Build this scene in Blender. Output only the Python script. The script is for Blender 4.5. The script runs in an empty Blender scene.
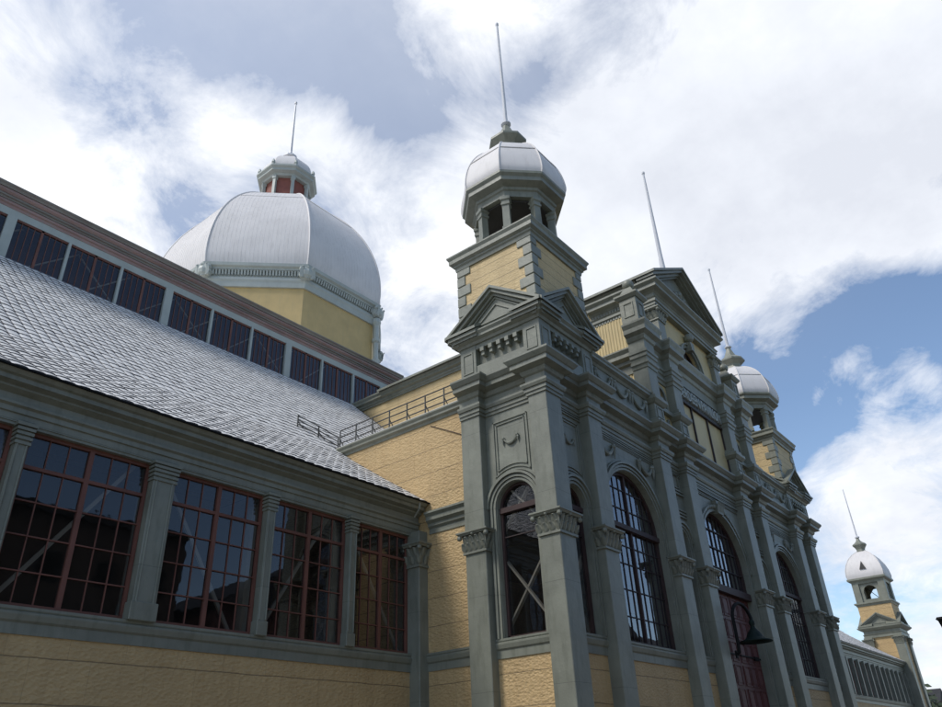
import bpy, bmesh, math, random
from mathutils import Vector, Matrix
random.seed(7)
S = bpy.context.scene
COL = S.collection
PI = math.pi

# ------------------------------------------------------------------ materials
def new_mat(name):
    m = bpy.data.materials.new(name); m.use_nodes = True
    nt = m.node_tree
    return m, nt, nt.nodes['Principled BSDF']

def N(nt, t, **kw):
    n = nt.nodes.new(t)
    for k, v in kw.items():
        if k == 'op': n.operation = v
        elif k == 'ins':
            for i, x in v.items(): n.inputs[i].default_value = x
        else: setattr(n, k, v)
    return n

def L(nt, a, b): nt.links.new(a, b)

def coords(nt): return N(nt, 'ShaderNodeNewGeometry').outputs['Position']

def noise(nt, vec, scale, detail=4, rough=.55, dist_=0.):
    n = N(nt, 'ShaderNodeTexNoise'); n.inputs['Distortion'].default_value = dist_; n.inputs['Scale'].default_value = scale
    n.inputs['Detail'].default_value = detail; n.inputs['Roughness'].default_value = rough
    L(nt, vec, n.inputs['Vector']); return n.outputs['Fac']

def ramp(nt, fac, stops):
    r = N(nt, 'ShaderNodeValToRGB'); e = r.color_ramp.elements
    while len(e) < len(stops): e.new(.5)
    for i, (p, c) in enumerate(stops):
        e[i].position = p; e[i].color = (c[0], c[1], c[2], 1)
    L(nt, fac, r.inputs[0]); return r.outputs['Color']

def mixc(nt, fac, a, b, mode='MIX'):
    m = N(nt, 'ShaderNodeMix', data_type='RGBA', blend_type=mode)
    if isinstance(fac, float): m.inputs[0].default_value = fac
    else: L(nt, fac, m.inputs[0])
    for s, i in ((a, 6), (b, 7)):
        if isinstance(s, tuple): m.inputs[i].default_value = (*s, 1)
        else: L(nt, s, m.inputs[i])
    return m.outputs[2]

def math_(nt, op, a, b=None, clamp=False):
    m = N(nt, 'ShaderNodeMath', op=op, use_clamp=clamp)
    for s, i in ((a, 0), (b, 1)):
        if s is None: continue
        if isinstance(s, (float, int)): m.inputs[i].default_value = s
        else: L(nt, s, m.inputs[i])
    return m.outputs[0]

def bump(nt, bs, h, strength, dist=.02):
    b = N(nt, 'ShaderNodeBump'); b.inputs['Strength'].default_value = strength
    b.inputs['Distance'].default_value = dist
    L(nt, h, b.inputs['Height']); L(nt, b.outputs[0], bs.inputs['Normal'])

def paint(name, col, rough=.5, var=.18, dirt=.35, scale=1.2, dirtcol=None, bumps=.15, metallic=0., seams=0):
    m, nt, bs = new_mat(name)
    p = coords(nt)
    mp = N(nt, 'ShaderNodeMapping'); mp.inputs['Scale'].default_value = (1, 1, .18)
    L(nt, p, mp.inputs[0])
    n1 = noise(nt, p, scale, 5); n2 = noise(nt, mp.outputs[0], 5.5, 6, .65)
    lo = tuple(c * (1 - var) for c in col); hi = tuple(min(1, c * (1 + var)) for c in col)
    c = ramp(nt, n1, [(.3, lo), (.7, hi)])
    d = dirtcol or tuple(c_ * .55 for c_ in col)
    f = math_(nt, 'MULTIPLY', ramp(nt, n2, [(.5, (0, 0, 0)), (.78, (1, 1, 1))]), dirt)
    c = mixc(nt, f, c, d)
    L(nt, c, bs.inputs['Base Color'])
    bs.inputs['Roughness'].default_value = rough; bs.inputs['Metallic'].default_value = metallic
    if seams:
        sx = N(nt, 'ShaderNodeSeparateXYZ'); L(nt, p, sx.inputs[0])
        fr = math_(nt, 'FRACT', math_(nt, 'DIVIDE', math_(nt, 'ADD', sx.outputs[2], 50.3), seams))
        sm = math_(nt, 'LESS_THAN', fr, .012/seams)
        cell = N(nt, 'ShaderNodeTexWhiteNoise', noise_dimensions='1D'); L(nt, math_(nt, 'FLOOR', math_(nt, 'DIVIDE', math_(nt, 'ADD', sx.outputs[2], 50.3), seams)), cell.inputs['W'])
        c = mixc(nt, math_(nt, 'MULTIPLY', cell.outputs['Value'], .22), c, tuple(x*.72 for x in col))
        n5 = noise(nt, p, 9, 7, .75)
        c = mixc(nt, math_(nt, 'MULTIPLY', ramp(nt, n5, [(.62, (0,0,0)), (.70, (1,1,1))]), .35), c, tuple(min(1, x*1.6) for x in col))
        c = mixc(nt, math_(nt, 'MULTIPLY', sm, .6), c, tuple(x*.35 for x in col))
        L(nt, c, bs.inputs['Base Color'])
        hgt = math_(nt, 'ADD', math_(nt, 'MULTIPLY', noise(nt, p, 2.2, 3), 1.6), math_(nt, 'MULTIPLY', noise(nt, p, 24, 4), .25))
        hgt = math_(nt, 'SUBTRACT', hgt, math_(nt, 'MULTIPLY', sm, .4))
        bump(nt, bs, hgt, .35, .03)
    elif bumps: bump(nt, bs, noise(nt, p, 22, 4), bumps, .01)
    return m

def stone(name, col, course=.78, vert=1.15, rough_amt=1.0):
    """pressed rock-faced siding: rough surface with thin seams"""
    m, nt, bs = new_mat(name)
    p = coords(nt)
    sx = N(nt, 'ShaderNodeSeparateXYZ'); L(nt, p, sx.inputs[0])
    n1 = noise(nt, p, .7, 4); n2 = noise(nt, p, 6.5, 6, .6)
    mp = N(nt, 'ShaderNodeMapping'); mp.inputs['Scale'].default_value = (1, 1, .15); L(nt, p, mp.inputs[0])
    n3 = noise(nt, mp.outputs[0], 3.0, 5, .6)
    c = ramp(nt, n1, [(.3, tuple(x * .88 for x in col)), (.7, tuple(min(1, x * 1.1) for x in col))])
    c = mixc(nt, math_(nt, 'MULTIPLY', ramp(nt, n3, [(.5, (0, 0, 0)), (.8, (1, 1, 1))]), .45), c, tuple(x * f for x, f in zip(col, (.62, .56, .5))))
    c = mixc(nt, math_(nt, 'MULTIPLY', ramp(nt, n2, [(.35, (0, 0, 0)), (.7, (1, 1, 1))]), .22), c, tuple(x * .7 for x in col))
    # seams
    wob = math_(nt, 'MULTIPLY', math_(nt, 'SUBTRACT', noise(nt, p, 1.3, 3), .5), .05)
    z = math_(nt, 'ADD', sx.outputs[2], wob)
    zz = math_(nt, 'DIVIDE', math_(nt, 'ADD', z, 50.0 + .02), course)
    fr = math_(nt, 'FRACT', zz)
    hs = math_(nt, 'LESS_THAN', fr, .03*.78/course)
    row = math_(nt, 'FLOOR', zz)
    u = math_(nt, 'ADD', math_(nt, 'ADD', sx.outputs[0], sx.outputs[1]), math_(nt, 'MULTIPLY', row, .41 * vert))
    uf = math_(nt, 'FRACT', math_(nt, 'DIVIDE', math_(nt, 'ADD', u, 100.0), vert))
    vs = math_(nt, 'LESS_THAN', uf, .012)
    seam = math_(nt, 'MAXIMUM', hs, math_(nt, 'MULTIPLY', vs, .3))
    cellw = N(nt, 'ShaderNodeTexWhiteNoise', noise_dimensions='2D'); cb = N(nt, 'ShaderNodeCombineXYZ'); L(nt, row, cb.inputs[0]); L(nt, math_(nt, 'FLOOR', math_(nt, 'DIVIDE', math_(nt, 'ADD', u, 100.0), vert)), cb.inputs[1]); L(nt, cb.outputs[0], cellw.inputs['Vector'])
    c = mixc(nt, math_(nt, 'MULTIPLY', cellw.outputs['Value'], .30), c, tuple(x * f_ for x, f_ in zip(col, (.80, .76, .72))))
    c = mixc(nt, math_(nt, 'MULTIPLY', seam, .72), c, tuple(x * .3 for x in col))
    L(nt, c, bs.inputs['Base Color']); bs.inputs['Roughness'].default_value = .65
    mp2 = N(nt, 'ShaderNodeMapping'); mp2.inputs['Scale'].default_value = (1, 1, 1.6); L(nt, p, mp2.inputs[0])
    v = N(nt, 'ShaderNodeTexVoronoi'); v.inputs['Scale'].default_value = 10; L(nt, mp2.outputs[0], v.inputs['Vector'])
    h = math_(nt, 'ADD', noise(nt, mp2.outputs[0], 9, 7, .72), math_(nt, 'MULTIPLY', v.outputs['Distance'], .7))
    h = math_(nt, 'SUBTRACT', h, math_(nt, 'MULTIPLY', seam, 1.2))
    bump(nt, bs, h, .6 * rough_amt, .055)
    return m

MAT = {}
MAT['trim'] = paint('grey_green_paint', (.213, .219, .175), .45, .16, .6, dirtcol=(.095, .10, .068), seams=2.37)
MAT['trim_light'] = paint('pale_grey_paint', (.40, .43, .40), .5, .08, .3, dirtcol=(.25, .27, .25))
MAT['yellow'] = stone('yellow_rock_faced_siding', (.57, .40, .195))
MAT['yellow_fine'] = stone('yellow_turret_siding', (.60, .45, .23), .36, .8, .55)
MAT['yellow_flat'] = paint('yellow_painted_sheet', (.56, .44, .22), .55, .1, .3, dirtcol=(.30, .22, .12))
MAT['grey_fascia'] = paint('weathered_grey_fascia', (.22, .20, .175), .6, .25, .7, scale=.4, dirtcol=(.24, .14, .12))
MAT['rail'] = paint('dark_rail', (.07, .07, .065), .6, .2, .3)
MAT['roof_shade_grime'] = paint('shingle_shade_grime', (.17, .165, .17), .7, .3, .4)  # shade and dirt of shingle butts and gaps, put into the colour
MAT['drum_yellow'] = paint('faded_yellow_drum', (.52, .38, .165), .6, .08, .4, dirtcol=(.36, .29, .16))
MAT['roof'] = paint('galvanised_shingle', (.66, .645, .61), .55, .14, .45, scale=2.5, dirtcol=(.33, .31, .32), bumps=.1, metallic=0)
MAT['dome'] = paint('silver_painted_metal', (.68, .65, .63), .6, .07, .35, scale=.5, dirtcol=(.40, .37, .35), bumps=.08, metallic=0)
MAT['wine'] = paint('dark_wine_frame', (.045, .022, .019), .6, .2, .3)
MAT['bars'] = paint('dark_bar_paint', (.030, .017, .016), .6, .2, .3)
MAT['brown'] = paint('brown_red_frame', (.16, .062, .042), .6, .2, .3)
MAT['maroon'] = paint('maroon_paint', (.115, .036, .032), .5, .2, .3)
MAT['red_fascia'] = paint('faded_red_fascia', (.29, .185, .165), .6, .3, .8, scale=.35, dirtcol=(.27, .28, .26))
MAT['lantern_red'] = paint('rusty_red_louvre', (.24, .075, .05), .6, .2, .4)
MAT['white'] = paint('white_pole_paint', (.62, .62, .64), .4, .05, .2)
MAT['timber'] = paint('pale_interior_timber', (.62, .58, .50), .7, .15, .3)
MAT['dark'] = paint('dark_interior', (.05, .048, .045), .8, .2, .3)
MAT['black'] = paint('black_iron', (.010, .010, .010), .6, .1, .1)
MAT['lampgreen'] = paint('dark_green_enamel', (.012, .022, .018), .6, .1, .1)
MAT['brick'] = paint('dark_brick', (.09, .035, .028), .9, .2, .4)
MAT['brown_brick'] = paint('brown_brick', (.07, .052, .042), .9, .2, .4)
MAT['slate'] = paint('dark_roofing', (.028, .028, .03), .9, .2, .3)
MAT['bark'] = paint('bark', (.06, .05, .04), .9, .2, .3)
MAT['leaf'] = paint('dark_leaves', (.035, .05, .022), .7, .35, .3, scale=3)
MAT['concrete'] = paint('concrete_paving', (.22, .20, .17), .85, .12, .35, scale=.4)
MAT['asphalt'] = paint('asphalt', (.05, .05, .052), .9, .15, .3)

def glass(name, tint=.5, base=.06):
    m, nt, bs = new_mat(name); nt.nodes.remove(bs)
    out = nt.nodes['Material Output']
    tr = N(nt, 'ShaderNodeBsdfTransparent'); tr.inputs[0].default_value = (tint, tint * 1.0, tint * .97, 1)
    gl = N(nt, 'ShaderNodeBsdfGlossy'); gl.inputs['Roughness'].default_value = .015
    gl.inputs[0].default_value = (.9, .93, 1, 1)
    fr = N(nt, 'ShaderNodeLayerWeight'); fr.inputs[0].default_value = .5
    p = coords(nt)
    b = N(nt, 'ShaderNodeBump'); b.inputs['Strength'].default_value = .16; b.inputs['Distance'].default_value = .01
    L(nt, noise(nt, p, 1.7, 2), b.inputs['Height'])
    L(nt, b.outputs[0], gl.inputs['Normal']); L(nt, b.outputs[0], fr.inputs['Normal'])
    f = math_(nt, 'ADD', math_(nt, 'POWER', fr.outputs['Facing'], 3.0), base, clamp=True)
    dust = math_(nt, 'MULTIPLY', noise(nt, p, 4, 6, .7), .035)
    df = N(nt, 'ShaderNodeBsdfDiffuse'); df.inputs[0].default_value = (.3, .29, .27, 1)
    mx = N(nt, 'ShaderNodeMixShader'); L(nt, f, mx.inputs[0]); L(nt, tr.outputs[0], mx.inputs[1]); L(nt, gl.outputs[0], mx.inputs[2])
    m2 = N(nt, 'ShaderNodeMixShader'); L(nt, dust, m2.inputs[0]); L(nt, mx.outputs[0], m2.inputs[1]); L(nt, df.outputs[0], m2.inputs[2])
    L(nt, m2.outputs[0], out.inputs[0])
    return m
MAT['glass'] = glass('window_glass')

for k_ in ('black', 'lampgreen'): MAT[k_].node_tree.nodes['Principled BSDF'].inputs['Specular IOR Level'].default_value = .15
# ------------------------------------------------------------------ mesh helper
class MB:
    def __init__(s): s.v = []; s.f = []
    def add(s, vs, fs):
        o = len(s.v); s.v += [tuple(p) for p in vs]; s.f += [tuple(i + o for i in f) for f in fs]
    def box(s, x0, x1, y0, y1, z0, z1):
        s.add([(x0,y0,z0),(x1,y0,z0),(x1,y1,z0),(x0,y1,z0),(x0,y0,z1),(x1,y0,z1),(x1,y1,z1),(x0,y1,z1)],
              [(0,3,2,1),(4,5,6,7),(0,1,5,4),(1,2,6,5),(2,3,7,6),(3,0,4,7)])
        return s
    def pbox(s, P, u0, u1, d0, d1, z0, z1):
        s.add([P(u,d,z) for z in (z0,z1) for (u,d) in ((u0,d0),(u1,d0),(u1,d1),(u0,d1))],
              [(0,3,2,1),(4,5,6,7),(0,1,5,4),(1,2,6,5),(2,3,7,6),(3,0,4,7)])
        return s
    def frustum(s, c0, a0, b0, z0, c1, a1, b1, z1):
        s.add([(c0[0]-a0,c0[1]-b0,z0),(c0[0]+a0,c0[1]-b0,z0),(c0[0]+a0,c0[1]+b0,z0),(c0[0]-a0,c0[1]+b0,z0),
               (c1[0]-a1,c1[1]-b1,z1),(c1[0]+a1,c1[1]-b1,z1),(c1[0]+a1,c1[1]+b1,z1),(c1[0]-a1,c1[1]+b1,z1)],
              [(0,3,2,1),(4,5,6,7),(0,1,5,4),(1,2,6,5),(2,3,7,6),(3,0,4,7)])
    def prism(s, P, poly, d0, d1):
        """poly of (u,z) extruded over d"""
        n = len(poly)
        s.add([P(u,d0,z) for u,z in poly] + [P(u,d1,z) for u,z in poly],
              [tuple(range(n)), tuple(range(2*n-1, n-1, -1))] + [(i, (i+1)%n, n+(i+1)%n, n+i) for i in range(n)])
        return s
    def mould(s, path, prof, closed=False):
        """profile of (out, z) swept along the xy path, mitred; outward is to the right of travel"""
        n = len(path); m = len(prof); rows = []
        for i, (x, y) in enumerate(path):
            def nrm(a, b):
                d = Vector((b[0]-a[0], b[1]-a[1])); d.normalize(); return Vector((d.y, -d.x))
            ns = []
            if i > 0 or closed: ns.append(nrm(path[i-1], path[i]))
            if i < n-1 or closed: ns.append(nrm(path[i], path[(i+1) % n]))
            if len(ns) == 2:
                q = ns[0] + ns[1]
                q = q / (1 + ns[0].dot(ns[1])) if q.length > 1e-6 else ns[0]
            else: q = ns[0]
            rows.append([(x + q.x*o, y + q.y*o, z) for o, z in prof])
        vs = [p for r in rows for p in r]; fs = []
        for i in range(n if closed else n-1):
            a = i*m; b = ((i+1) % n)*m
            for j in range(m):
                k = (j+1) % m
                fs.append((a+j, b+j, b+k, a+k))
        if not closed: fs += [tuple(range(m-1, -1, -1)), tuple((n-1)*m + j for j in range(m))]
        s.add(vs, fs); return s
    def lathe(s, cx, cy, n, rot, prof, cap=True):
        vs = []; fs = []
        for r, z in prof:
            for k in range(n):
                a = rot + 2*PI*k/n; vs.append((cx + r*math.cos(a), cy + r*math.sin(a), z))
        for j in range(len(prof)-1):
            for k in range(n):
                k2 = (k+1) % n; fs.append((j*n+k, j*n+k2, (j+1)*n+k2, (j+1)*n+k))
        if cap:
            fs.append(tuple(range(n-1, -1, -1))); b = (len(prof)-1)*n; fs.append(tuple(b+k for k in range(n)))
        s.add(vs, fs); return s
    def tube(s, pts, r, n=8):
        pts = [Vector(p) for p in pts]; rs = r if isinstance(r, (list, tuple)) else [r]*len(pts)
        vs = []; fs = []; up = None
        for i, p in enumerate(pts):
            d = (pts[min(i+1, len(pts)-1)] - pts[max(i-1, 0)]).normalized()
            if up is None: up = d.orthogonal().normalized()
            a = (up - d*up.dot(d)).normalized(); b = d.cross(a); up = a
            for k in range(n):
                t = 2*PI*k/n; vs.append(tuple(p + (a*math.cos(t) + b*math.sin(t))*rs[i]))
        for i in range(len(pts)-1):
            for k in range(n):
                k2 = (k+1) % n; fs.append((i*n+k, i*n+k2, (i+1)*n+k2, (i+1)*n+k))
        fs += [tuple(range(n-1, -1, -1)), tuple((len(pts)-1)*n+k for k in range(n))]
        s.add(vs, fs); return s
    def ball(s, c, r, sx=1, sz=1, n=10, m=6):
        prof = [(max(.001, r*math.cos(-PI/2 + PI*i/m)), c[2] + sz*r*math.sin(-PI/2 + PI*i/m)) for i in range(m+1)]
        return s.lathe(c[0], c[1], n, 0, prof)
    def beam(s, a, b, w, h):
        a = Vector(a); b = Vector(b); d = (b-a).normalized()
        up = Vector((0,1,0)) if abs(d.y) < .9 else Vector((0,0,1))
        p = d.cross(up).normalized(); q = p.cross(d).normalized()
        vs = [tuple(o + p*i*w/2 + q*j*h/2) for o in (a, b) for i, j in ((-1,-1),(1,-1),(1,1),(-1,1))]
        s.add(vs, [(0,3,2,1),(4,5,6,7),(0,1,5,4),(1,2,6,5),(2,3,7,6),(3,0,4,7)]); return s
    def build(s, name, mat, parent=None, smooth=False, bevel=0, fix=True):
        me = bpy.data.meshes.new(name); me.from_pydata(s.v, [], s.f)
        if fix:
            bm = bmesh.new(); bm.from_mesh(me); bmesh.ops.recalc_face_normals(bm, faces=bm.faces); bm.to_mesh(me); bm.free()
        if isinstance(mat, str): mat = MAT[mat]
        me.materials.append(mat)
        if smooth:
            for p in me.polygons: p.use_smooth = True
        o = bpy.data.objects.new(name, me); COL.objects.link(o)
        if parent: o.parent = parent
        if bevel:
            b = o.modifiers.new('bevel', 'BEVEL'); b.width = bevel; b.segments = 1; b.limit_method = 'ANGLE'
        return o

def thing(name, label, cat, loc=(0,0,0), group=None):
    o = bpy.data.objects.new(name, None); COL.objects.link(o); o.location = loc
    o['label'] = label; o['category'] = cat
    if group: o['group'] = group
    return o
def tag(o, label, cat, group=None):
    o['label'] = label; o['category'] = cat
    if group: o['group'] = group
    return o

G = -1.7            # ground level below the camera
HALL = thing('exhibition_hall', 'long yellow and grey-green metal-clad exhibition hall with silver domes, corner turrets and arched windows', 'building', (0,0,0))

CX = 28.75          # centre line of the hall
YP, YW, YG = 10.0, 10.35, 10.62   # pilaster front, wall, glass planes of the entrance front
def PF(y0): return lambda u, d, z: (u, y0 + d, z)          # faces -Y
def PL(x0): return lambda u, d, z: (x0 + d, u, z)          # faces -X
def PR(x0): return lambda u, d, z: (x0 - d, u, z)          # faces +X

SILL_B, SILL_T = 2.62, 3.1

def dome_panels(cx, cy, n, rot, prof, name, mat, parent):
    pts = []; k = 4
    P_ = [prof[0]] + prof + [prof[-1]]
    for i in range(1, len(P_)-2):
        for q in range(k):
            t = q/k; r_ = []
            for c_ in (0, 1):
                a, b, c, d = P_[i-1][c_], P_[i][c_], P_[i+1][c_], P_[i+2][c_]
                r_.append(.5*(2*b + (c-a)*t + (2*a-5*b+4*c-d)*t*t + (3*b-a-3*c+d)*t**3))
            pts.append(tuple(r_))
    pts.append(prof[-1]); m = MB(); S_ = 6
    for q in range(n):
        a, b = rot+2*PI*q/n, rot+2*PI*(q+1)/n; vs = []; fs = []
        for r_, z_ in pts:
            for h in range(S_+1):
                t = h/S_
                vs.append((cx+r_*(math.cos(a)*(1-t)+math.cos(b)*t), cy+r_*(math.sin(a)*(1-t)+math.sin(b)*t), z_))
        w = S_+1
        for i in range(len(pts)-1):
            for h in range(S_): fs.append((i*w+h, i*w+h+1, (i+1)*w+h+1, (i+1)*w+h))
        m.add(vs, fs)
    return m.build(name, mat, parent, smooth=True), pts

# ------------------------------------------------------------------ arched wall panels
def arc(uc, zs, r, n=20): return [(uc - r*math.cos(PI*i/n), zs + r*math.sin(PI*i/n)) for i in range(n+1)]

def arch_wall(mb, P, u0, u1, z0, z1, uc, r, zb, zs, dep):
    a = arc(uc, zs, r)
    def q(pts): mb.add([P(u, 0, z) for u, z in pts], [tuple(range(len(pts)))])
    if zb > z0: q([(u0,z0),(u1,z0),(u1,zb),(u0,zb)])
    q([(u0,zb),(uc-r,zb),(uc-r,zs),(u0,zs)]); q([(uc+r,zb),(u1,zb),(u1,zs),(uc+r,zs)])
    q([(u0,zs),(uc-r,zs),(uc-r,z1),(u0,z1)]); q([(uc+r,zs),(u1,zs),(u1,z1),(uc+r,z1)])
    for i in range(len(a)-1):
        q([a[i], a[i+1], (a[i+1][0], z1), (a[i][0], z1)])
    edge = [(uc-r,zb)] + a + [(uc+r,zb)]
    for i in range(len(edge)-1):
        mb.add([P(edge[i][0],0,edge[i][1]), P(edge[i+1][0],0,edge[i+1][1]), P(edge[i+1][0],dep,edge[i+1][1]), P(edge[i][0],dep,edge[i][1])], [(0,1,2,3)])

def arch_ring(mb, P, uc, zs, r1, r2, d0, d1, zb=None, n=24):
    o = [(uc - r2*math.cos(PI*i/n), zs + r2*math.sin(PI*i/n)) for i in range(n+1)]
    i_ = [(uc - r1*math.cos(PI*i/n), zs + r1*math.sin(PI*i/n)) for i in range(n+1)]
    if zb is not None:
        o = [(uc-r2,zb)] + o + [(uc+r2,zb)]; i_ = [(uc-r1,zb)] + i_ + [(uc+r1,zb)]
    for k in range(len(o)-1):
        vs = [P(i_[k][0],d,i_[k][1]) for d in (d0,d1)] + [P(o[k][0],d,o[k][1]) for d in (d0,d1)] + \
             [P(i_[k+1][0],d,i_[k+1][1]) for d in (d0,d1)] + [P(o[k+1][0],d,o[k+1][1]) for d in (d0,d1)]
        mb.add(vs, [(0,2,6,4),(1,3,7,5),(0,4,5,1),(2,6,7,3)])

def top_at(uc, zs, r, u):
    t = r*r - (u-uc)**2
    return zs + math.sqrt(max(t, 0))

def arch_window(P, uc, r, zb, zs, dg, ncol, rows, heavy=None, mullions=(), label=None, brace=True, rf=.07):
    """window part: frame mesh carrying pane + glazing bars as sub-parts"""
    f = MB(); arch_ring(f, P, uc, zs, r-rf, r+.01, dg-.07, dg+.06, zb)
    f.pbox(P, uc-r, uc+r, dg-.07, dg+.06, zb, zb+rf)
    if heavy: f.pbox(P, uc-r+.01, uc+r-.01, dg-.13, dg+.05, heavy-.07, heavy+.08)
    for u in mullions: f.pbox(P, u-.04, u+.04, dg-.06, dg+.05, zb+.02, top_at(uc, zs, r-.04, u))
    w = f.build('window', 'wine', HALL)
    if label: w['label'] = label
    g = MB(); a = [(uc-r+.03,zb+.03)] + arc(uc, zs, r-.03) + [(uc+r-.03,zb+.03)]
    g.add([P(u, dg, z) for u, z in a], [tuple(range(len(a)))]); g.build('pane', 'glass', w)
    b = MB()
    for k in range(1, ncol):
        u = uc - r + 2*r*k/ncol
        b.pbox(P, u-.012, u+.012, dg-.025, dg+.02, zb+.03, top_at(uc, zs, r-.03, u))
    for z in rows:
        hw = r-.03 if z <= zs else math.sqrt(max(0, (r-.03)**2 - (z-zs)**2))
        b.pbox(P, uc-hw, uc+hw, dg-.03, dg+.022, z-.014, z+.014)
    if ncol > 1 or rows: b.build('glazing_bars', 'bars', w)
    return w

# ------------------------------------------------------------------ capitals and pilasters
def leaf(mb, base, out, side, h, w, o):
    """small curled acanthus leaf: base point, outward dir, side dir"""
    B = Vector(base); O = Vector(out); Sd = Vector(side)
    prof = [(0, 0, .55), (.35, .30, .95), (.75, .62, .85), (1.25, .92, .5), (1.55, .82, .15)]
    vs = []
    for (oo, hh, ww) in prof:
        c = B + O*o*oo + Vector((0,0,h*hh))
        vs += [c - Sd*w*ww/2, c + O*o*.30, c + Sd*w*ww/2]
    fs = []
    for i in range(len(prof)-1):
        a = i*3; fs += [(a, a+1, a+4, a+3), (a+1, a+2, a+5, a+4)]
    mb.add(vs, fs)

def capital(rect, z0, z1, parent, mat='trim', name='capital', sides='LF'):
    x0, x1, y0, y1 = rect; cx = (x0+x1)/2; cy = (y0+y1)/2; a = (x1-x0)/2; b = (y1-y0)/2
    h = z1-z0; m = MB()
    m.frustum((cx,cy), a+.05, b+.05, z0, (cx,cy), a+.05, b+.05, z0+.07*h*1.4)
    m.frustum((cx,cy), a+.012, b+.012, z0+.1*h, (cx,cy), a+.06, b+.06, z0+.86*h)
    m.frustum((cx,cy), a+.13, b+.13, z0+.84*h, (cx,cy), a+.17, b+.17, z0+.93*h)
    m.frustum((cx,cy), a+.19, b+.19, z0+.93*h, (cx,cy), a+.19, b+.19, z1)
    for (p0, p1, o) in (((x0,y1),(x0,y0),(-1,0,0)), ((x0,y0),(x1,y0),(0,-1,0)), ((x1,y0),(x1,y1),(1,0,0))):
        ln = math.hypot(p1[0]-p0[0], p1[1]-p0[1]); n = max(2, round(ln/.2))
        sd = ((p1[0]-p0[0])/ln, (p1[1]-p0[1])/ln, 0)
        for tier, (zz, off) in enumerate(((.12, 0), (.42, .5))):
            for k in range(n + (1 if tier == 0 else 0)):
                t = (k + (0 if tier == 0 else .5))/n
                pt = (p0[0]+(p1[0]-p0[0])*t + o[0]*.02, p0[1]+(p1[1]-p0[1])*t + o[1]*.02, z0+zz*h)
                leaf(m, pt, o, sd, .40*h, .19, .075)
    # corner volutes and centre rosettes
    for (vx, vy) in ((x0,y0), (x1,y0), (x0,y1)):
        ox = -1 if vx == x0 else 1; oy = -1 if vy == y0 else 1
        m.ball((vx+ox*.11, vy+oy*.11, z0+.76*h), .075, n=8, m=5)
    m.ball((x0-.13, cy, z0+.86*h), .05, n=8, m=5); m.ball((cx, y0-.13, z0+.86*h), .05, n=8, m=5)
    return m.build(name, mat, parent)

def pilaster(rect, z0=G, z1=9.56, cap=(5.40, 6.02), mat='trim'):
    x0, x1, y0, y1 = rect
    m = MB(); m.box(x0, x1, y0, y1, z0, z1)
    p = m.build('pilaster', mat, HALL, bevel=.015)
    if cap: capital(rect, cap[0], cap[1], p, mat)
    b = MB(); b.mould([(x0,y1),(x0,y0),(x1,y0),(x1,y1)], [(-.02,z0),(.1,z0),(.1,z0+.5),(.04,z0+.6),(-.02,z0+.6)]); b.build('base', mat, p)
    return p

# ------------------------------------------------------------------ entrance block
hw = .385
PX = [16.685, 19.0, 23.87, 26.0]
PX = PX + [2*CX - x for x in reversed(PX)]
PX[-1] -= .32; PX[-2] -= .12
XL, XR = PX[0]-hw, PX[-1]+hw            # outer pilaster faces
XWL, XWR = XL+.3, XR-.3                  # side walls of towers
TY0, TY1 = YP, 13.15                     # tower depth
SIDEX = 16.9                             # wall joining tower and left wing
rects = []
for i, x in enumerate(PX): rects.append((x-hw, x+hw, YP, YW+.25))
rects[0] = (XL, PX[0]+hw, YP, YP+.62)
rects[-1] = (PX[-1]-hw, XR, YP, YP+.62)
for r in rects: pilaster(r)
pilaster((XL, XL+.6, TY1-.72, TY1)); pilaster((XR-.6, XR, TY1-.72, TY1))

# walls : grey upper wall with arches, yellow apron below the sill
def bay(u0, u1, uc, r, zb, zs, P, dep, z1=9.55):
    m = MB(); arch_wall(m, P, u0, u1, SILL_T, z1, uc, r, zb, zs, dep); m.build('wall', 'trim', HALL)
    t = MB()
    arch_ring(t, P, uc, zs, r+.02, r+.09, -.05, .05, zb); arch_ring(t, P, uc, zs, r+.11, r+.18, -.09, .05, zb)
    arch_ring(t, P, uc, zs, r+.21, r+.28, -.14, .05); arch_ring(t, P, uc, zs, r+.31, r+.35, -.07, .05)
    t.build('archivolt', 'trim', HALL)

def stone_apron(P, u0, u1, z0, z1):
    MB().pbox(P, u0, u1, 0, .3, z0, z1).build('stone_apron', 'yellow', HALL)
    MB().pbox(P, u0, u1, -.05, .3, G, G+.6).build('plinth', 'trim', HALL)

def swag(mb, P, uc, z, w, d=-.05, r=.035):
    pts = []
    for i in range(13):
        t = -1 + 2*i/12
        pts.append(P(uc + t*w*.5, d, z - .5*w*(1 - t*t)*.75))
    mb.tube(pts, [r*(.7 + .7*(1-abs(-1+2*i/12))) for i in range(13)], 6)
    for s in (-1, 1):
        c = P(uc + s*w*.5, d, z); mb.ball(c, r*1.7, n=8, m=5)
        mb.tube([c, P(uc + s*w*.55, d, z-.12*w), P(uc + s*w*.52, d, z-.42*w)], [r, r*1.2, r*.3], 6)

def square_rim(mb, P, u0, u1, z0, z1, w=.04, d=-.03):
    mb.pbox(P, u0, u1, d, .02, z0, z0+w); mb.pbox(P, u0, u1, d, .02, z1-w, z1)
    mb.pbox(P, u0, u0+w, d, .02, z0+w, z1-w); mb.pbox(P, u1-w, u1, d, .02, z0+w, z1-w)

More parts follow.
